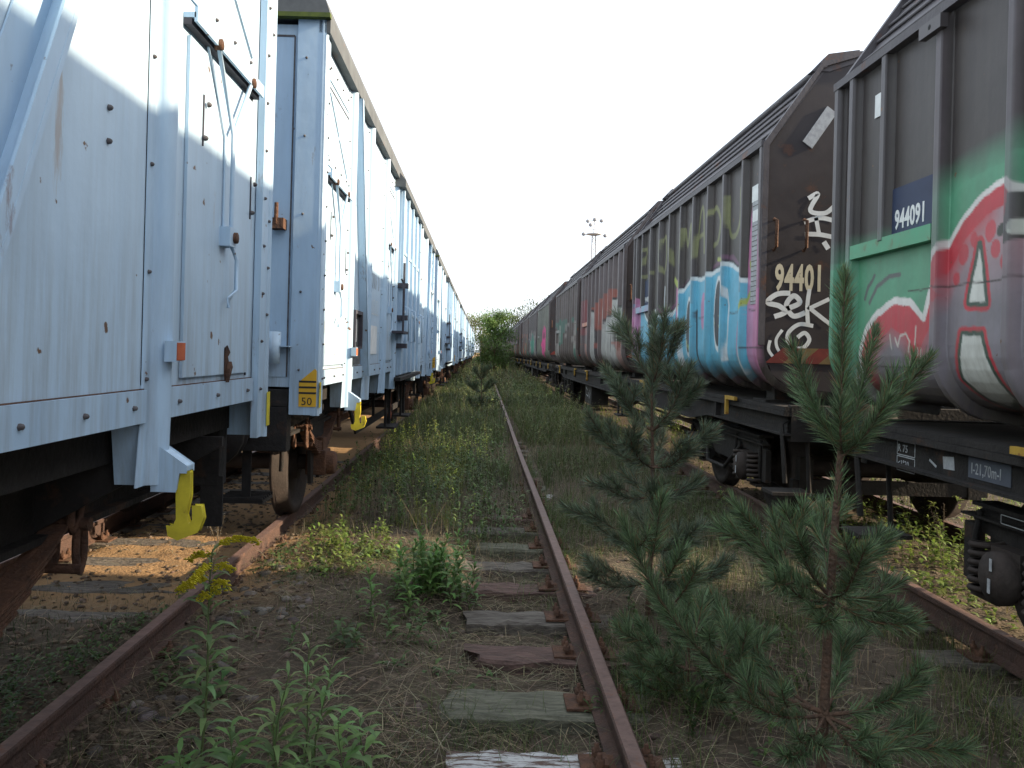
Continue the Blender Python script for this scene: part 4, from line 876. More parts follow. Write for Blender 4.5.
flabels = ['flat wagon marked 21,70m under the nearest graffiti container', 'flat wagon under the container with light blue letters', 'third flat wagon down the right hand row, under the green grey container', 'fourth flat wagon down the right hand row']+['dark flat wagon far down the right hand row']*4
kids = None
for k, Y0 in enumerate(fstart):
    o = flat if k == 0 else copy_tree(flat); c = Y0+FL/2; sl = float(bend(c+.5)-bend(c-.5))
    o.location = (XR+float(bend(Y0)), Y0, 0); o.rotation_euler = (0, 0, -math.atan(sl)); tag(o, flabels[k], 'flat wagon', 'flat wagons carrying the graffiti containers')
# writing on the nearest flat wagon (local y = world y + 15.25)
lw = lambda Y: Y-fstart[0]
k = MB(); k.box(-1.2045, -1.2012, lw(3.76), lw(4.09), .925, 1.03); npl = k.build('length_plate', mat('slate_plate', (.09, .10, .13), (.07, .08, .10), 9, .8), flat)
text('length_marking', 'I-21,70m-I', .080, (-1.2055, lw(4.065), .948), '-x', M['chalk'], npl, squeeze=.68)
f_ = lambda a, b: (-1.2025, a, b)
def rect(a, b, c, d, wd=.006):
    for p_, q_ in (((a, c), (b, c)), ((a, d), (b, d)), ((a, c), (a, d)), ((b, c), (b, d))): k.ribbon([p_, q_], wd, f_)
for (c, d, tx) in ((.955, 1.035, 'R 75'), (.862, .945, '<1\u00b030')):
    k = MB(); rect(lw(4.60), lw(4.795), c, d); fr = k.build('stencil_frame', M['chalk'], flat); text('stencil_marking', tx, .062, (-1.2032, lw(4.785), c+.018), '-x', M['chalk'], fr, squeeze=.9 if tx[0] == 'R' else .78)
k = MB(); k.prism([(lw(4.21), .94), (lw(4.31), .935), (lw(4.32), 1.0), (lw(4.22), 1.01)], 'x', -1.2040, -1.2012); k.build('blank_patch', M['chalk'], flat)
k = MB(); k.ribbon([(lw(4.45), .965), (lw(4.38), .935)], .014, f_); k.build('chalk_mark', M['chalk'], flat)
k = MB(); f_ = lambda a, b: (-1.1025, a, b); rect(lw(3.2), lw(3.98), .715, .758, .005); k.ribbon([(lw(3.72), .715), (lw(3.72), .758)], .005, f_); kk = k.build('stencil_frame', M['chalk'], flat)

exec_after = []
# ================================================================ VEGETATION
def vcol(n, base, var, r=rng, ch=.07):
    b = np.array(base)[None]*(1+var*r.standard_normal((n, 1))); b = b*(1+ch*r.standard_normal((n, 3))); return np.clip(b, .004, .9)
def blades(P_, Hh, W_, lean, az, colr):
    # 3-segment curved blades
    n = len(P_); d = np.stack([np.cos(az), np.sin(az), 0*az], 1); side = np.stack([-np.sin(az), np.cos(az), 0*az], 1)
    V = np.zeros((n, 7, 3)); 
    for j, t_ in enumerate((0, .38, .72, 1.)):
        c = P_+d*(lean*Hh*t_**2)[:, None]; c[:, 2] += Hh*(t_-.30*lean*t_**2)
        if j < 3:
            wd = (W_*(1-.25*j)/2)[:, None]; V[:, 2*j] = c-side*wd; V[:, 2*j+1] = c+side*wd
        else: V[:, 6] = c
    b = (np.arange(n)*7)[:, None]; T = np.array([[0, 1, 3], [0, 3, 2], [2, 3, 5], [2, 5, 4], [4, 5, 6]])
    F = (b[:, :, None]+T[None]).reshape(-1, 3); return V.reshape(-1, 3), F, np.repeat(colr, 7, 0)
def leaves(P_, D, Lg, Wd, colr, droop=.3, fold=.25):
    n = len(P_); D = D/np.linalg.norm(D, axis=1)[:, None]; up = np.tile([0, 0, 1.], (n, 1)); sd_ = np.cross(D, up); ln = np.linalg.norm(sd_, axis=1)[:, None]; sd_ = np.where(ln > 1e-3, sd_/np.maximum(ln, 1e-3), np.array([1., 0, 0])); nn = np.cross(sd_, D)
    Lg = Lg[:, None]; Wd = Wd[:, None]; V = np.zeros((n, 6, 3))
    m1 = P_+D*Lg*.35; m2 = P_+D*Lg*.72-np.array([0, 0, 1.])*Lg*droop*.35
    V[:, 0] = P_; V[:, 1] = m1+sd_*Wd/2+nn*Wd*fold; V[:, 2] = m1-sd_*Wd/2+nn*Wd*fold; V[:, 3] = m2+sd_*Wd*.32+nn*Wd*fold*.4; V[:, 4] = m2-sd_*Wd*.32+nn*Wd*fold*.4; V[:, 5] = P_+D*Lg-np.array([0, 0, 1.])*Lg*droop
    b = (np.arange(n)*6)[:, None]; T = np.array([[0, 1, 2], [1, 3, 4], [1, 4, 2], [3, 5, 4]]); F = (b[:, :, None]+T[None]).reshape(-1, 3)
    return V.reshape(-1, 3), F, np.repeat(colr, 6, 0)
class Acc:
    def __init__(s): s.V = []; s.F = []; s.C = []; s.n = 0
    def add(s, V, F, C): s.V.append(V); s.F.append(F+s.n); s.C.append(C); s.n += len(V)
    def build(s, name, mt, parent=None): return npmesh(name, np.concatenate(s.V), np.concatenate(s.F), mt, np.concatenate(s.C), parent)
def scatter(n, x0, x1, y0, y1, dens=None, ypow=1.0):
    x = rng.uniform(x0, x1, n); t_ = rng.random(n)**ypow; y = y0+(y1-y0)*t_
    if dens is not None: k_ = rng.random(n) < dens(x, y); x, y = x[k_], y[k_]
    return x, y
def nearrail(x): 
    d = np.full(x.shape, 9.)
    for r_ in (XC, XL+.75, XL-.75, XR-.75, XR+.75): d = np.minimum(d, np.abs(x-r_))
    return d
# --- stones
ico_v = np.array([(0, 0, 1), (.894, 0, .447), (.276, .851, .447), (-.724, .526, .447), (-.724, -.526, .447), (.276, -.851, .447), (.724, .526, -.447), (-.276, .851, -.447), (-.894, 0, -.447), (-.276, -.851, -.447), (.724, -.526, -.447), (0, 0, -1)])
ico_f = np.array([(0, 1, 2), (0, 2, 3), (0, 3, 4), (0, 4, 5), (0, 5, 1), (1, 6, 2), (2, 7, 3), (3, 8, 4), (4, 9, 5), (5, 10, 1), (6, 7, 2), (7, 8, 3), (8, 9, 4), (9, 10, 5), (10, 6, 1), (6, 11, 7), (7, 11, 8), (8, 11, 9), (9, 11, 10), (10, 11, 6)])
def stones(x, y, size, base):
    n = len(x); z = ground_z(x, y); V = ico_v[None]*rng.uniform(.5, 1.35, (n, 12, 1)); V = V*size[:, None, None]*np.stack([rng.uniform(.8, 1.4, n), rng.uniform(.7, 1.1, n), rng.uniform(.4, .8, n)], 1)[:, None]
    a = rng.uniform(0, 6.28, n); c, s_ = np.cos(a), np.sin(a); Vx = V[:, :, 0]*c[:, None]-V[:, :, 1]*s_[:, None]; Vy = V[:, :, 0]*s_[:, None]+V[:, :, 1]*c[:, None]
    V = np.stack([Vx+x[:, None], Vy+y[:, None], V[:, :, 2]+(z+size*.12)[:, None]], 2); F = (np.arange(n)[:, None, None]*12+ico_f[None]).reshape(-1, 3)
    return V.reshape(-1, 3), F, np.repeat(vcol(n, base, .28, rng, .025), 12, 0)
A = Acc()
x, y = scatter(9000, -4.2, -1.1, 2.2, 12, lambda x, y: .25+.5*(fbm(x, y, 2, 33) > -.1), 1.3); A.add(*stones(x, y, rng.uniform(.008, .026, len(x)), (.16, .12, .09)))
x, y = scatter(3500, -1.2, 1.6, 2.4, 9, lambda x, y: .2+.4*(fbm(x, y, 2, 34) > .1)); A.add(*stones(x, y, rng.uniform(.006, .028, len(x)), (.16, .125, .105)))
x, y = scatter(4500, 1.6, 5.4, 2.4, 14, lambda x, y: .3+.3*(fbm(x, y, 2, 35) > 0)); A.add(*stones(x, y, rng.uniform(.007, .022, len(x)), (.14, .11, .09)))
x, y = scatter(70, -1.55, -1.0, 2.5, 6); A.add(*stones(x, y, rng.uniform(.025, .05, len(x)), (.17, .15, .14)))
tag(A.build('gravel', M['stone']), kind='stuff')

GR, GR2, YGc, DRY = (.095, .128, .045), (.12, .17, .045), (.24, .27, .06), (.25, .21, .14)
# --- dead stalks lying about
A = Acc()
def litter(n, x0, x1, y0, y1, dens=None, ln=(.08, .35), colr=DRY):
    x, y = scatter(n, x0, x1, y0, y1, dens); k_ = nearrail(x) > .02; x, y = x[k_], y[k_]; n = len(x); L_ = rng.uniform(*ln, n)
    P_ = np.stack([x, y, ground_z(x, y)+.008+rng.random(n)*.04], 1); az = rng.uniform(0, 6.28, n); V, F, C = blades(P_, L_, rng.uniform(.0015, .0045, n), np.full(n, 0.), az, vcol(n, colr, .35))
    V = V.reshape(-1, 7, 3); base = P_[:, None]; rel = V-base; h = rel[:, :, 2:3].copy(); d = np.stack([np.cos(az), np.sin(az)], 1)[:, None]
    bendz = rng.uniform(.0, .35, (n, 1)); V[:, :, 0] = base[:, :, 0]+rel[:, :, 0]+d[:, :, 0]*h[:, :, 0]*.95; V[:, :, 1] = base[:, :, 1]+rel[:, :, 1]+d[:, :, 1]*h[:, :, 0]*.95; V[:, :, 2] = base[:, :, 2]+bendz*h[:, :, 0]*(1-h[:, :, 0]/L_[:, None])
    A.add(V.reshape(-1, 3), F, C)
litter(5200, -1.3, .6, 2.4, 6.5, lambda x, y: .25+.75*(fbm(x, y, 1.5, 44) > -.1)); litter(5200, .65, 2.9, 2.4, 8, lambda x, y: .25+.75*(fbm(x, y, 1.5, 45) > -.2)); litter(5000, -1.6, 2.9, 6, 16)
litter(3500, 3.0, 6, 3, 12, colr=(.26, .2, .12)); litter(2600, -4, -1.2, 2.4, 8); litter(2500, .4, .95, 2.6, 9, ln=(.1, .3), colr=(.17, .13, .10)); litter(2600, -.4, .6, 2.4, 9); litter(2500, -1.6, -.2, 2.4, 6.5, colr=(.16, .12, .08))
tag(A.build('dead_stalks', M['straw']), kind='stuff')

# --- grass
A = Acc()
def grass(n, x0, x1, y0, y1, h, colr, dens=None, ypow=1, wd=(.002, .005), lean=(.1, .9), var=.25, zoff=0):
    x, y = scatter(n, x0, x1, y0, y1, dens, ypow); k_ = nearrail(x) > .045; x, y = x[k_], y[k_]; n = len(x)
    P_ = np.stack([x, y, ground_z(x, y)-.01+zoff], 1); hh = rng.uniform(*h, n)*(.75+.5*(fbm(x, y, 1.3, 71) > 0))
    sc = np.maximum(1, y/7)
    A.add(*blades(P_, hh, rng.uniform(*wd, n)*sc, rng.uniform(*lean, n), rng.uniform(0, 6.28, n), np.clip(vcol(n, colr, var)*(1+.45*fbm(x, y, .9, 81)[:, None]*np.array([1, .8, .6])), .01, .9)))
clump = lambda s_, th, seed: (lambda x, y: np.clip((fbm(x, y, s_, seed)-th)*4, 0, 1))
mid = lambda x, y: (.12+.88*np.clip((fbm(x, y, 1.2, 50)+.1)*3, 0, 1))*np.where(np.abs(x-XC) < .22, .18, 1)*np.where((x > -.15) & (x < .6) & (y < 9.5), .3, 1)*sstep(6.2, 8.5, y+.6*fbm(x, y, 2, 51))
grass(30000, -1.6, 2.75, 6.4, 16, (.09, .30), GR, mid, 1.1); grass(9000, -1.6, 2.75, 6.4, 16, (.07, .28), DRY); grass(3500, -1.6, 2.75, 7.5, 18, (.08, .28), GR2, mid)
far_m = lambda x, y: np.where(np.abs(x-XC) < .2, .35*(y > 22)+.12, 1)
grass(30000, -1.6, 2.75, 14, 45, (.15, .42), (.12, .155, .06), far_m, 1.2, (.004, .007)); grass(6000, -1.6, 2.75, 14, 45, (.15, .4), DRY, far_m, 1.2, (.003, .006)); grass(12000, -1.6, 2.75, 40, 130, (.2, .6), (.13, .16, .065), None, 1.2, (.006, .01)); grass(4000, -1.6, 2.75, 35, 130, (.3, .8), (.18, .155, .08), None, 1.2, (.004, .008))
grass(15000, .66, 2.9, 2.4, 8, (.04, .19), GR, clump(1.8, -.15, 52)); grass(2600, .66, 1.0, 2.4, 9, (.08, .28), (.11, .16, .05), clump(3, .1, 53), lean=(.3, 1.2)); grass(3000, 1.0, 2.9, 2.4, 9, (.06, .2), DRY, clump(1.8, -.2, 55))
grass(8000, -1.6, -.1, 3.0, 7.5, (.04, .13), GR, clump(2.2, .1, 56)); grass(2500, -1.55, .5, 2.4, 6, (.03, .11), GR, clump(2.6, .2, 57)); grass(1300, -.1, .56, 2.4, 7, (.06, .2), (.08, .13, .05), clump(4, .35, 58), lean=(.4, 1.2))
grass(5200, -.2, .57, 2.7, 9, (.04, .20), GR, clump(2.6, .05, 158), lean=(.4, 1.3)); grass(2600, -.2, .57, 2.7, 9, (.05, .2), DRY, clump(2.2, .0, 159), lean=(.5, 1.4)); grass(2600, .6, .75, 2.5, 12, (.06, .24), (.12, .17, .06), clump(2, .0, 160), lean=(.4, 1.3)); grass(6000, -1.6, -.2, 2.5, 7, (.03, .11), (.10, .14, .05), clump(1.7, .05, 161), lean=(.3, 1.2)); grass(6000, -3.9, -1.8, 2.3, 5.4, (.03, .09), (.05, .075, .03), clump(2.0, -.1, 59)); grass(5000, -1.3, -.2, 7, 13, (.1, .26), YGc, clump(1.4, .0, 60))
grass(16000, 3.0, 14, 3, 30, (.08, .3), (.15, .17, .05), lambda x, y: np.where((np.abs(x-XR) < 1.0), .25, 1), 1.2, (.003, .007)); grass(6000, 12, 60, 0, 120, (.3, .8), (.12, .13, .05), None, 1, (.02, .04))
grass(5000, -9, -4, 2, 60, (.1, .4), (.09, .12, .04), None, 1, (.006, .012))
tag(A.build('grass', M['leaf']), kind='stuff')

# --- low leafy ground cover and mid distance undergrowth
A = Acc()
def cover(n, x0, x1, y0, y1, lf, colr, dens=None, per=7, hgt=(.02, .06)):
    x, y = scatter(n, x0, x1, y0, y1, dens); k_ = nearrail(x) > .06; x, y = x[k_], y[k_]; n = len(x); xx = np.repeat(x, per); yy = np.repeat(y, per); m_ = len(xx)
    az = rng.uniform(0, 6.28, m_); el = rng.uniform(.1, 1.0, m_); D = np.stack([np.cos(az)*np.cos(el), np.sin(az)*np.cos(el), np.sin(el)], 1)
    P_ = np.stack([xx+rng.normal(0, .015, m_), yy+rng.normal(0, .015, m_), ground_z(xx, yy)+rng.uniform(*hgt, m_)*rng.random(m_)], 1); L_ = rng.uniform(*lf, m_)
    A.add(*leaves(P_, D, L_, L_*rng.uniform(.3, .5, m_), vcol(m_, colr, .25)))
cover(1500, -3.7, -1.8, 2.4, 5.3, (.02, .045), (.08, .13, .045), clump(2, .0, 61)); cover(620, -1.6, .1, 2.5, 6.4, (.03, .07), (.10, .16, .055), clump(2.4, .0, 62)); cover(260, .8, 2.9, 2.4, 7, (.02, .05), (.06, .09, .035), clump(2, 0, 63))
cover(130, -1.35, -.6, 5.5, 6.9, (.03, .07), (.16, .22, .05), clump(2.2, -.2, 64), 8, (.03, .12)); cover(120, 2.95, 4.6, 4.6, 8, (.04, .09), (.17, .24, .05), None, 8, (.03, .15)); cover(500, 3.0, 9, 5, 22, (.05, .1), (.15, .2, .05), None, 7, (.03, .2))
def weeds(n, x0, x1, y0, y1, h, lf, colr, dens=None, ypow=1):
    x, y = scatter(n, x0, x1, y0, y1, dens, ypow); k_ = nearrail(x) > .12; x, y = x[k_], y[k_]; n = len(x); H = rng.uniform(*h, n); per = 22
    t_ = rng.random((n, per)); az = rng.uniform(0, 6.28, (n, per)); ld = rng.uniform(-.25, .25, (n, 2)); xx = x[:, None]+ld[:, :1]*H[:, None]*t_; yy = y[:, None]+ld[:, 1:]*H[:, None]*t_; zz = ground_z(x, y)[:, None]+H[:, None]*(.08+.92*t_)
    el = rng.uniform(.0, 1.0, (n, per)); D = np.stack([np.cos(az)*np.cos(el), np.sin(az)*np.cos(el), np.sin(el)], 2).reshape(-1, 3); m_ = n*per; sc = np.maximum(1, np.repeat(y, per)/12); L_ = rng.uniform(*lf, m_)*sc
    cc = np.repeat(vcol(n, colr, .3), per, 0)*(1+.15*rng.standard_normal((m_, 1))); A.add(*leaves(np.stack([xx, yy, zz], 2).reshape(-1, 3), D, L_, L_*.3, np.clip(cc, .005, .9)))
    A.add(*blades(np.stack([x, y, ground_z(x, y)], 1), H, np.full(n, .005)*np.maximum(1, y/8), np.hypot(ld[:, 0], ld[:, 1]), np.arctan2(ld[:, 1], ld[:, 0]), vcol(n, (.10, .10, .05), .2)))
weeds(640, -1.5, .35, 6.8, 14, (.12, .5), (.03, .075), (.12, .18, .055), clump(1.0, -.2, 65)); weeds(260, -1.4, .1, 7.5, 13, (.25, .55), (.03, .07), (.34, .40, .08), clump(1.2, -.2, 66)); weeds(70, -1.4, -.2, 7.2, 11, (.2, .5), (.03, .06), (.42, .42, .06), clump(1.6, 0, 69)); weeds(480, .8, 2.7, 5.0, 14, (.12, .38), (.03, .06), (.11, .15, .055), clump(1.2, -.1, 67)); weeds(160, .85, 2.7, 7, 20, (.2, .45), (.03, .06), (.21, .25, .08), clump(1.4, .1, 68)); weeds(420, 3.0, 7, 5, 16, (.2, .6), (.04, .08), (.16, .22, .05), None)
weeds(1000, -1.6, 2.8, 13, 50, (.2, .65), (.03, .06), (.13, .17, .06), None, 1.3); weeds(260, -1.5, 2.8, 14, 50, (.3, .8), (.03, .05), (.20, .21, .07), None, 1.3); weeds(700, -2, 2.8, 45, 130, (.4, 1.1), (.02, .04), (.14, .18, .065), None, 1.3)
weeds(60, .9, 1.7, 3.0, 5.2, (.08, .25), (.03, .06), (.085, .13, .04), None)
tag(A.build('undergrowth', M['leaf']), kind='stuff')

# --- individual weeds
def weed(name, x, y, h, nl, leaf, colr, label, cat='weed', stems=1, lean=(0, 0), spread=.05, up=.7, wr=.22, top=None, dead=0, group=None, seed=0):
    r_ = np.random.default_rng(seed+1000); root = empty(name, (x, y, float(ground_z(x, y))-.01)); sm = MB(); A_ = Acc(); tops = []
    for s_ in range(stems):
        bx, by = (0, 0) if s_ == 0 else r_.normal(0, spread, 2); hh = h*(1 if s_ == 0 else r_.uniform(.45, .95)); lx, ly = (lean if s_ == 0 else (lean[0]+r_.normal(0, .12)*hh, lean[1]+r_.normal(0, .12)*hh))
        pts = [(bx+lx*t_**1.5+.012*math.sin(5*t_+s_), by+ly*t_**1.5, hh*t_) for t_ in np.linspace(0, 1, 8)]; sm.tube(pts, [.0045*(1-.6*t_)*(h/.6)**.5 for t_ in np.linspace(0, 1, 8)], 6); tops.append(pts[-1])
        n_ = max(4, int(nl*hh/h)); t_ = np.linspace(.06, 1, n_); az = np.arange(n_)*2.4+r_.uniform(0, 6); ii = t_*7; P_ = np.array([np.array(pts[int(min(6, v))])*(1-(v-int(min(6, v))))+np.array(pts[int(min(6, v))+1])*(v-int(min(6, v))) for v in ii])
        el = up*(.5+.7*t_)+r_.normal(0, .12, n_); D = np.stack([np.cos(az)*np.cos(el), np.sin(az)*np.cos(el), np.sin(el)], 1); L_ = leaf*(1.05-.55*np.abs(t_-.45)*1.3)*r_.uniform(.8, 1.15, n_)
        A_.add(*leaves(P_, D, L_, L_*wr, vcol(n_, colr, .15, r_), droop=.35))
    sm.build('stem', mat('stem_'+name, (.10, .14, .05), (.08, .10, .04), 30, .8) if not dead else M['bark'], root); A_.build('foliage', M['leaf'], root)
    tag(root, label, cat, group); return root, tops
root, tops = weed('goldenrod', -1.03, 3.02, .84, 56, .155, (.20, .29, .12), 'tall goldenrod with arching yellow flower heads beside the blue wagons rail', 'plant', 1, (.03, .03), seed=1, wr=.18, up=.5)
fl = MB(); tx, ty, tz = tops[0]
rr = random.Random(5)
for q in range(8):
    az = q*2.4+rr.uniform(-.5, .9); L_ = [.17, .10, .20, .08, .14, .07, .11, .06][q]; zb = tz-.03*q; rise = rr.uniform(.05, .15)
    pts = [(tx+math.cos(az)*L_*t_, ty+math.sin(az)*L_*t_, zb+rise*t_-(rise*.5+.05)*t_*t_) for t_ in np.linspace(0, 1, 7)]; fl.tube(pts, .0022, 5, 1)
    for j in range(int(1100*L_)):
        t_ = .2+.8*rr.random(); c = pts[min(5, int(t_*6))]; d_ = pts[min(6, int(t_*6)+1)]; f_ = t_*6-int(t_*6)
        p_ = [c[i_]*(1-f_)+d_[i_]*f_+rr.uniform(-1, 1)*(.013 if i_ < 2 else .011) for i_ in range(3)]; s_ = rr.uniform(.005, .009)
        fl.add([(p_[0]-s_, p_[1], p_[2]), (p_[0]+s_, p_[1], p_[2]), (p_[0], p_[1]-s_, p_[2]+s_), (p_[0], p_[1]+s_, p_[2]+s_*.4)], [(0, 1, 2), (0, 3, 1), (0, 2, 3), (1, 3, 2)])
fl.build('flower_head', [M['petal'], M['leafstem'] if 'leafstem' in M else mat('flower_stalk', (.14, .17, .05), (.1, .13, .04), 20, .8)], root)
weed('willowherb', -.63, 2.95, .52, 36, .17, (.20, .30, .11), 'lance leaved green weed with several stems at the lower left, right of the goldenrod', 'plant', 4, (.02, .05), .07, seed=2, wr=.14, up=.6)
weed('willowherb', -.84, 2.80, .30, 24, .14, (.16, .27, .09), 'low clump of narrow green leaves between goldenrod and the taller lance leaved weed', 'plant', 3, spread=.08, seed=3, up=.6)
weed('willowherb', -.47, 2.85, .30, 24, .14, (.18, .30, .10), 'short lance leaved weed right of the taller one, nearest the white painted sleeper', 'plant', 3, spread=.06, seed=15, up=.5)
weed('broadleaf_weed', -1.22, 3.55, .13, 9, .12, (.13, .22, .08), 'small broad leaved weed by the rail behind the goldenrod', 'plant', 3, spread=.05, seed=4, up=.35, wr=.42)
weed('broadleaf_weed', -1.0, 2.82, .12, 9, .11, (.14, .24, .08), 'small broad leaved weed at the foot of the goldenrod', 'plant', 3, spread=.07, seed=14, up=.4, wr=.4)
weed('broadleaf_weed', -.72, 4.3, .14, 9, .10, (.08, .13, .05), 'broad leaved weed on bare soil behind the lance leaved weed', 'plant', 4, spread=.10, seed=5, up=.3, wr=.42)
weed('leafy_bush', -.36, 5.15, .40, 30, .12, (.13, .24, .06), 'dense green weed bush left of the sleepers, halfway down the open ground', 'shrub', 26, spread=.16, seed=6, wr=.26)
weed('leafy_bush', -.12, 5.35, .32, 22, .11, (.12, .20, .06), 'smaller green weed bush touching the sleeper ends', 'shrub', 10, spread=.12, seed=7, wr=.26)
weed('leafy_bush', -1.05, 6.2, .24, 16, .09, (.17, .24, .05), 'sunlit yellow green weeds in the strip of light beside the rail', 'shrub', 14, spread=.22, seed=8, wr=.3)
weed('leafy_bush', -.50, 4.55, .16, 12, .08, (.11, .17, .06), 'low dull green weeds on the soil in front of the weed bush', 'shrub', 12, spread=.2, seed=9, wr=.35)
weed('leafy_bush', 3.78, 6.5, .34, 18, .10, (.18, .27, .05), 'bright sunlit weeds seen under the nearest flat wagon', 'shrub', 12, spread=.2, seed=10, wr=.3)
weed('leafy_bush', 3.55, 7.4, .5, 22, .09, (.16, .22, .05), 'taller sunlit weeds behind the track under the flat wagons', 'shrub', 12, spread=.3, seed=11, wr=.25)
weed('leafy_bush', .58, 2.85, .20, 14, .10, (.10, .17, .06), 'green weed sprouting against the middle rail at the bottom edge', 'shrub', 6, spread=.04, seed=12, wr=.16)
weed('leafy_bush', .60, 3.7, .16, 14, .08, (.09, .15, .05), 'low green weeds along the middle rail above the bottom edge', 'shrub', 6, spread=.06, seed=13, wr=.16)
# dry flower stalks
def stalk(x, y, h, label, n, bloom, colr, seed, lean=.2, name='dry_stalk'):
    r_ = random.Random(seed); root = empty(name, (x, y, float(ground_z(x, y)))); m_ = MB(); A_ = []
    for q in range(n):
        az = r_.uniform(0, 6.28); l_ = lean*r_.uniform(.4, 1.3)*h; hh = h*r_.uniform(.6, 1); pts = [(math.cos(az)*l_*t_**1.6, math.sin(az)*l_*t_**1.6, hh*t_) for t_ in np.linspace(0, 1, 7)]; m_.tube(pts, [.0022*(1-.5*t_) for t_ in np.linspace(0, 1, 7)], 5)
        for j in range(bloom):
            t_ = r_.uniform(.55, 1); c = [math.cos(az)*l_*t_**1.6, math.sin(az)*l_*t_**1.6, hh*t_]; p_ = [c[i_]+r_.uniform(-1, 1)*.022*(1.6-t_) for i_ in range(3)]; s_ = r_.uniform(.003, .006)
            m_.add([(p_[0]-s_, p_[1], p_[2]), (p_[0]+s_, p_[1], p_[2]), (p_[0], p_[1]-s_, p_[2]+s_), (p_[0], p_[1]+s_, p_[2]+s_*.4)], [(0, 1, 2), (0, 3, 1), (0, 2, 3), (1, 3, 2)], 1)
    m_.build('stalk', [M['dryst'], colr], root) if False else None
    o = m_.build('stalk', [M['bark2'], colr], root); tag(root, label, 'plant'); return root
M['bark2'] = mat('dry_stem', (.20, .16, .10), (.13, .10, .07), 30, .9); M['seed'] = mat('seed_head', (.30, .24, .20), (.2, .15, .12), 60, .95)
stalk(-.95, 7.3, .55, 'pinkish grey seed stalk leaning beside the blue wagons rail', 3, 30, M['seed'], 1)
stalk(-.42, 6.2, .55, 'pale brown seed stalks at the edge of the sleepers', 3, 34, M['seed'], 2, .35)
stalk(-.28, 6.0, .5, 'upright dark dead stalk at the left end of the sleepers', 1, 10, M['seed'], 3, .05)
stalk(3.55, 6.1, .62, 'pinkish seed stalks leaning under the nearest flat wagon', 4, 40, M['seed'], 4, .5)
stalk(-1.85, 5.6, .22, 'small white flowers beside the rail at the end of the nearest blue wagon', 9, 9, M['petalw'], 5, .4, 'white_flowers')
stalk(-2.05, 6.3, .42, 'small white flowers on thin stems in the gap between the blue wagons', 7, 8, M['petalw'], 6, .3, 'white_flowers')
stalk(2.35, 6.6, .34, 'small white flowers beside the graffiti wagons rail', 8, 10, M['petalw'], 7, .35, 'white_flowers')
stalk(.05, 13.5, .75, 'tall yellowish stalks standing in the grass near the middle rail', 6, 12, M['petal'], 8, .15)
stalk(.75, 24, 1.6, 'tall straw coloured stalks in the far grass right of the rail', 9, 20, M['seed'], 9, .12)

# --- pines
def pine_mesh(root, shoots, dens, nl, colr, seed, width=.0019, tube_n=7):
    r_ = np.random.default_rng(seed); wood = MB(); Vs = []; Cs = []
    for (pts, r0, r1, a, dn) in shoots:
        pts = [np.array(tuple(p), float) for p in curve([tuple(p) for p in pts], 5)]; n_ = len(pts)
        wood.tube(pts, [r0+(r1-r0)*k/(n_-1) for k in range(n_)], tube_n)
        seg = np.array([np.linalg.norm(pts[k+1]-pts[k]) for k in range(n_-1)]); cum = np.r_[0, np.cumsum(seg)]; L_ = cum[-1]
        m_ = int(dens*dn*L_*(1-a)); t_ = np.sort(r_.uniform(a*L_, L_, m_)); k = np.clip(np.searchsorted(cum, t_)-1, 0, n_-2); P0 = np.array(pts); f = ((t_-cum[k])/np.maximum(seg[k], 1e-6))[:, None]; P_ = P0[k]*(1-f)+P0[k+1]*f; T = P0[k+1]-P0[k]; T /= np.linalg.norm(T, axis=1)[:, None]
        q = r_.standard_normal((m_, 3)); q -= (q*T).sum(1)[:, None]*T; q /= np.linalg.norm(q, axis=1)[:, None]
        tip = np.clip((t_/L_-.85)/.15, 0, 1)[:, None]; ang = r_.uniform(.45, 1.0, (m_, 1))*(1-.5*tip); D = T*np.cos(ang)+q*np.sin(ang); D[:, 2] += .10; D /= np.linalg.norm(D, axis=1)[:, None]
        ln = nl*r_.uniform(.7, 1.15, (m_, 1))*(1-.35*tip); sd_ = np.cross(D, r_.standard_normal((m_, 3))); sd_ /= np.linalg.norm(sd_, axis=1)[:, None]
        mid_ = P_+D*ln*.55+T*ln*.03; V = np.stack([P_-sd_*width*.4, P_+sd_*width*.4, mid_+sd_*width*.5, P_+D*ln+T*ln*.10, mid_-sd_*width*.5], 1); Vs.append(V); Cs.append(np.repeat(np.where(r_.random((m_, 1)) < .06, np.array([[.22, .15, .07]]), vcol(m_, colr, .36, r_)), 5, 0))
    V = np.concatenate(Vs); n_ = len(V); T_ = np.array([[0, 1, 2], [0, 2, 4], [4, 2, 3]]); F = (np.arange(n_)[:, None, None]*5+T_[None]).reshape(-1, 3)
    wood.build('trunk', M['bark'], root); npmesh('needles', V.reshape(-1, 3), F, M['needle'], np.concatenate(Cs), root)
    return n_
def twig(p0, p1, r_, n_=3, ln=.5, spread=.6):
    # side shoots of a branch p0->p1
    out = []; a, b = Vector(p0), Vector(p1); d = b-a; L_ = d.length
    for k in range(n_):
        t_ = .45+.5*k/n_; s_ = a+d*t_; v = Vector((r_.uniform(-1, 1), r_.uniform(-1, 1), r_.uniform(-.2, .9))).normalized(); e = s_+(d.normalized()*.8+v*spread)*L_*ln*r_.uniform(.5, .9)*(1-.4*t_); m_ = (s_+e)/2-Vector((0, 0, .01)); out.append(([s_, m_, e], .004, .002, .08, 1))
    return out
def bow(p0, p1, sag=.0, up=.0):
    a, b = Vector(p0), Vector(p1); m_ = (a+b)/2; m_.z -= sag*(b-a).length; return [a, m_, b+Vector((0, 0, up))]
PC = (.125, .185, .095)
rr = random.Random(11)
root = empty('young_pine', (1.215, 2.80, -.19)); Z0 = .19
def W(x, y, z): return (x-1.215, y-2.80, z+Z0)
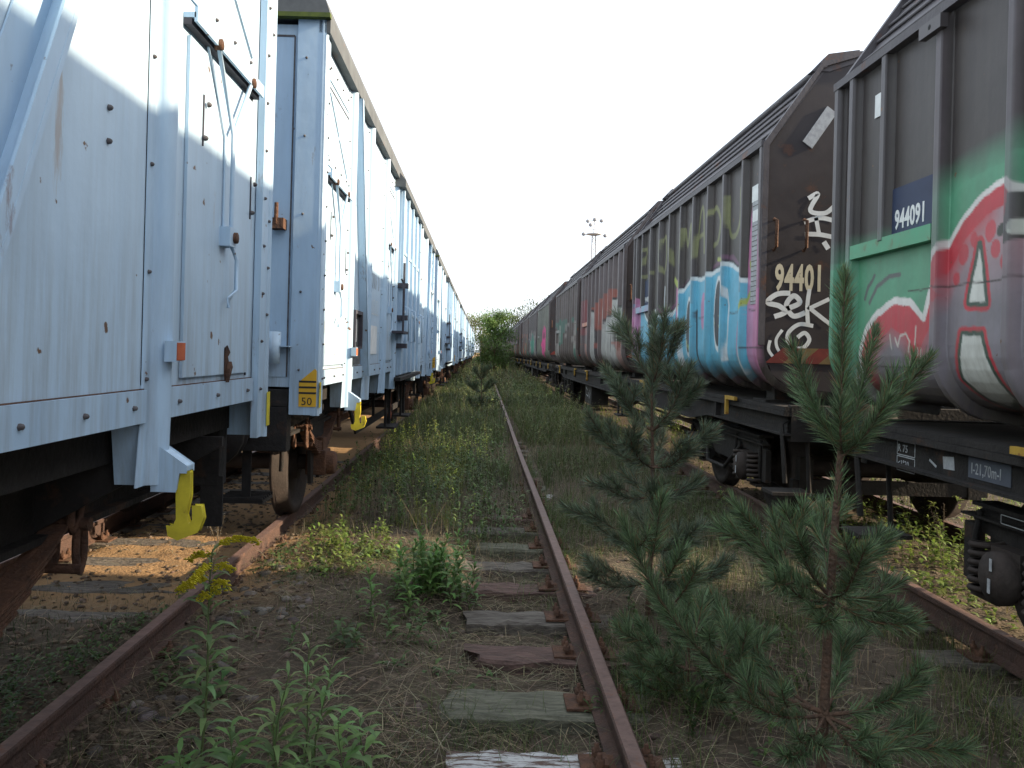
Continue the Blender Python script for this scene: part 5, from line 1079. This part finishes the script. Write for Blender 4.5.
sh = [([W(1.215, 2.8, -.2), W(1.225, 2.8, .27), W(1.238, 2.80, .71), W(1.262, 2.80, 1.22)], .021, .011, .80, .35), ([W(1.262, 2.8, 1.20), W(1.262, 2.81, 1.5), W(1.259, 2.80, 1.81)], .009, .004, .02, 1.25)]
for tip in [(1.087, 2.82, 1.55), (1.393, 2.85, 1.61), (1.536, 2.75, 1.52), (1.201, 2.68, 1.36), (1.33, 2.62, 1.38), (1.16, 2.98, 1.42), (1.40, 3.0, 1.40)]:
    a = W(1.262, 2.8, 1.19+rr.uniform(-.03, .02)); sh.append((bow(a, W(*tip), .10), .006, .003, .06, 1.1)); 
    if tip[0] > 1.5: sh += twig(a, W(*tip), rr, 2, .5)
for tip in [(.888, 2.80, 1.00), (1.042, 2.72, .99), (1.412, 2.75, .90), (1.511, 2.85, .72), (1.20, 2.48, .92), (.98, 2.62, .80), (.95, 3.05, .88), (1.34, 3.12, .95), (1.10, 2.55, .66), (1.42, 2.58, .66)]:
    a = W(1.238, 2.8, .69+rr.uniform(-.03, .03)); sh.append((bow(a, W(*tip), .12), .008, .003, .12, 1)); sh += twig(a, W(*tip), rr, 2, .55)
sh.append(([W(1.225, 2.8, .27), W(1.04, 2.80, .33), W(.858, 2.80, .41), W(.641, 2.80, .65), W(.50, 2.80, .93)], .010, .003, .35, 1)); sh += twig(W(.858, 2.8, .41), W(.50, 2.8, .93), rr, 4, .55, .8); sh += twig(W(1.1, 2.8, .30), W(.70, 2.8, .58), rr, 4, .7, .9)
for tip in [(1.52, 2.70, .42), (1.45, 3.1, .45), (.86, 2.60, .40), (1.28, 2.45, .24), (1.55, 2.55, .26), (1.02, 2.55, .22), (.95, 3.1, .48)]:
    a = W(1.228, 2.8, .26); sh.append((bow(a, W(*tip), .08), .008, .003, .2, 1)); sh += twig(a, W(*tip), rr, 3, .6)
print('needles', pine_mesh(root, sh, 1500, .076, PC, 1, .0024)); tag(root, 'young pine standing tallest at the right front, before the red letter A container', 'pine tree')

def auto_pine(x, y, h, whorls, label, seed, dens, nl, colr=PC, width=.002, rad=.5, sub=4):
    r_ = random.Random(seed); root = empty('young_pine', (x, y, float(ground_z(x, y))-.02)); sh = [([(0, 0, 0), (.01, 0, h*.4), (-.01, 0, h*.75)], .02*h/2, .008, .75, .6), ([(-.01, 0, h*.74), (0, 0, h)], .007, .003, .02, 1.2)]
    for (zf, n_, rf, upf) in whorls:
        for k in range(n_):
            az = 6.28*k/n_+r_.uniform(-.3, .3); L_ = rad*rf*r_.uniform(.85, 1.15); a = Vector((0, 0, zf*h)); b = a+Vector((math.cos(az)*L_, math.sin(az)*L_, L_*upf*r_.uniform(.8, 1.2))); sh.append((bow(a, b, .12), .007, .003, .12, 1)); sh += twig(a, b, r_, sub, .6)
    pine_mesh(root, sh, dens, nl, colr, seed, width); tag(root, label, 'pine tree'); return root
auto_pine(1.07, 5.0, 1.89, [(.78, 4, .36, 2.0), (.62, 5, .62, 1.1), (.50, 6, .85, .55), (.40, 4, .7, .3), (.24, 5, .95, .35), (.12, 5, .9, .2)], 'young pine right of the single middle rail, in front of the light blue letters', 21, 1150, .088, (.135, .175, .115), width=.0030, rad=.46, sub=3)
auto_pine(1.02, 3.85, .48, [(.6, 5, .6, .9), (.3, 6, 1.0, .5), (.12, 5, 1.0, .3)], 'low pine seedling between the two taller young pines', 22, 1300, .07, width=.0025, rad=.32, sub=3)
auto_pine(-.02, 20.5, 1.35, [(.7, 5, .6, 1.2), (.45, 6, 1, .7), (.2, 7, 1.1, .4)], 'small dark pine in the grass left of the rail, further away', 23, 260, .10, (.085, .12, .07), .008, .36, 4)

# --- trees at the end of the yard
def tree(x, y, h, rad, label, seed, colr, name='leafy_tree', n=5200, low=.18, lf=.11):
    r_ = np.random.default_rng(seed); rr_ = random.Random(seed); root = empty(name, (x, y, float(ground_z(x, y, False))-.1)); t = MB(); tips = []
    t.tube([(0, 0, 0), (.04*h*.3, 0, h*.35), (0, .03*h*.3, h*.8)], [.035*h*.5, .025*h*.5, .006*h], 8)
    for k in range(26):
        z = h*(low+(.95-low)*rr_.random()); az = rr_.uniform(0, 6.28); f = math.sin(math.pi*min(1, max(.12, (z/h-low*.5)/(1.05-low*.5))))**.7; L_ = rad*f*rr_.uniform(.6, 1.1); e = (math.cos(az)*L_, math.sin(az)*L_, z+L_*.45); t.tube([(0, 0, z-.1*h), (e[0]*.5, e[1]*.5, z+.1*L_), e], [.01*h*.6, .006*h*.5, .003*h], 5); tips += [e, (e[0]*.6, e[1]*.6, e[2]*.95+.0)]
    t.build('trunk', M['bark'], root); tips = np.array(tips+[(0, 0, h*.97)]); ci = r_.integers(0, len(tips), n); cs = rad*.20*(.6+.8*r_.random(len(tips))); P_ = tips[ci]+r_.standard_normal((n, 3))*cs[ci][:, None]*np.array([1, 1, .8]); P_[:, 2] = np.maximum(P_[:, 2], .1)
    D = r_.standard_normal((n, 3)); L_ = r_.uniform(.6, 1.3, n)*lf; tone = (.75+.5*r_.random(len(tips)))[ci][:, None]; V, F, C = leaves(P_, D, L_, L_*.55, vcol(n, colr, .2, r_)*tone); npmesh('crown', V, F, M['leaf'], np.clip(C, 0, 1), root); tag(root, label, 'tree', 'trees closing the end of the yard')
tree(.70, 52, 4.2, 1.3, 'small dense green tree growing in the aisle at the far end', 31, (.13, .21, .06), n=11000, low=.05, lf=.12)
tree(2.0, 60, 2.3, .9, 'low bush right of the small tree at the far end', 35, (.13, .19, .06), n=3000, low=.03, lf=.10)
tree(-.35, 100, 6.0, 2.2, 'pale yellow green tree showing left of the small dense tree', 32, (.20, .23, .06), n=4000, low=.1, lf=.2)
tree(12.5, 175, 13.5, 4.5, 'tall thin tree rising over the far graffiti wagons', 33, (.10, .14, .05), n=3000, low=.3, lf=.35)
tree(4.5, 175, 10.5, 4.5, 'broad green tree behind the end of the graffiti row', 34, (.13, .17, .06), n=5000, low=.1, lf=.35)
tree(-5.5, 180, 9, 4.5, 'yellowish tree at the end of the pale blue row', 36, (.18, .20, .06), n=5000, low=.1, lf=.35)

# --- floodlight mast
root = empty('floodlight_mast', (16.2, 120, -.2)); h = 19.6; m_ = MB()
for (a, b) in ((-.45, -.45), (.45, -.45), (.45, .45), (-.45, .45)): m_.tube([(a, b, 0), (a*.6, b*.6, h)], .07, 6)
for k in range(24):
    z0, z1 = h*k/24, h*(k+1)/24; s0, s1 = .45*(1-.4*k/24), .45*(1-.4*(k+1)/24)
    for (a, b, c, d) in ((-1, -1, 1, -1), (1, -1, 1, 1), (1, 1, -1, 1), (-1, 1, -1, -1)):
        p, q = ((a, b), (c, d)) if k % 2 else ((c, d), (a, b)); m_.tube([(p[0]*s0, p[1]*s0, z0), (q[0]*s1, q[1]*s1, z1)], .03, 4)
m_.build('lattice_mast', M['galv'], root)
m_ = MB(); m_.lathe((0, 0, h), [(0, .5), (.12, 1.15), (.25, 1.15), (.25, .0001)], 'z', 16)
for a in np.linspace(0, 6.28, 9): m_.tube([(1.1*math.cos(a), 1.1*math.sin(a), h+.2), (1.1*math.cos(a), 1.1*math.sin(a), h+1.1)], .03, 5)
for z in (h+.7, h+1.1): m_.tube([(1.1*math.cos(a), 1.1*math.sin(a), z) for a in np.linspace(0, 6.2832, 17)], .03, 5)
m_.tube([(0, 0, h), (0, 0, h+2.6)], .08, 6); m_.tube([(-1.2, 0, h+2.2), (1.2, 0, h+2.2)], .05, 6); m_.tube([(-1.9, 0, h+.1), (1.9, 0, h+.1)], .06, 6)
m_.build('platform', M['galv'], root)
for (x, z) in ((-1.2, 2.45), (0, 2.75), (1.2, 2.55), (-.7, 1.8), (-1.9, .15), (1.9, -.05)):
    f = MB(); f.lathe((x*.85, -.3, h+z*.85), [(-.15, .0001), (-.15, .27), (.0, .29), (.2, .12), (.25, .0001)], 'y', 12); f.build('floodlight', mat('lamp_housing', (.30, .31, .33), (.2, .2, .22), 3, .6), root)
tag(root, 'lattice floodlight mast standing far behind the graffiti wagons', 'floodlight mast')
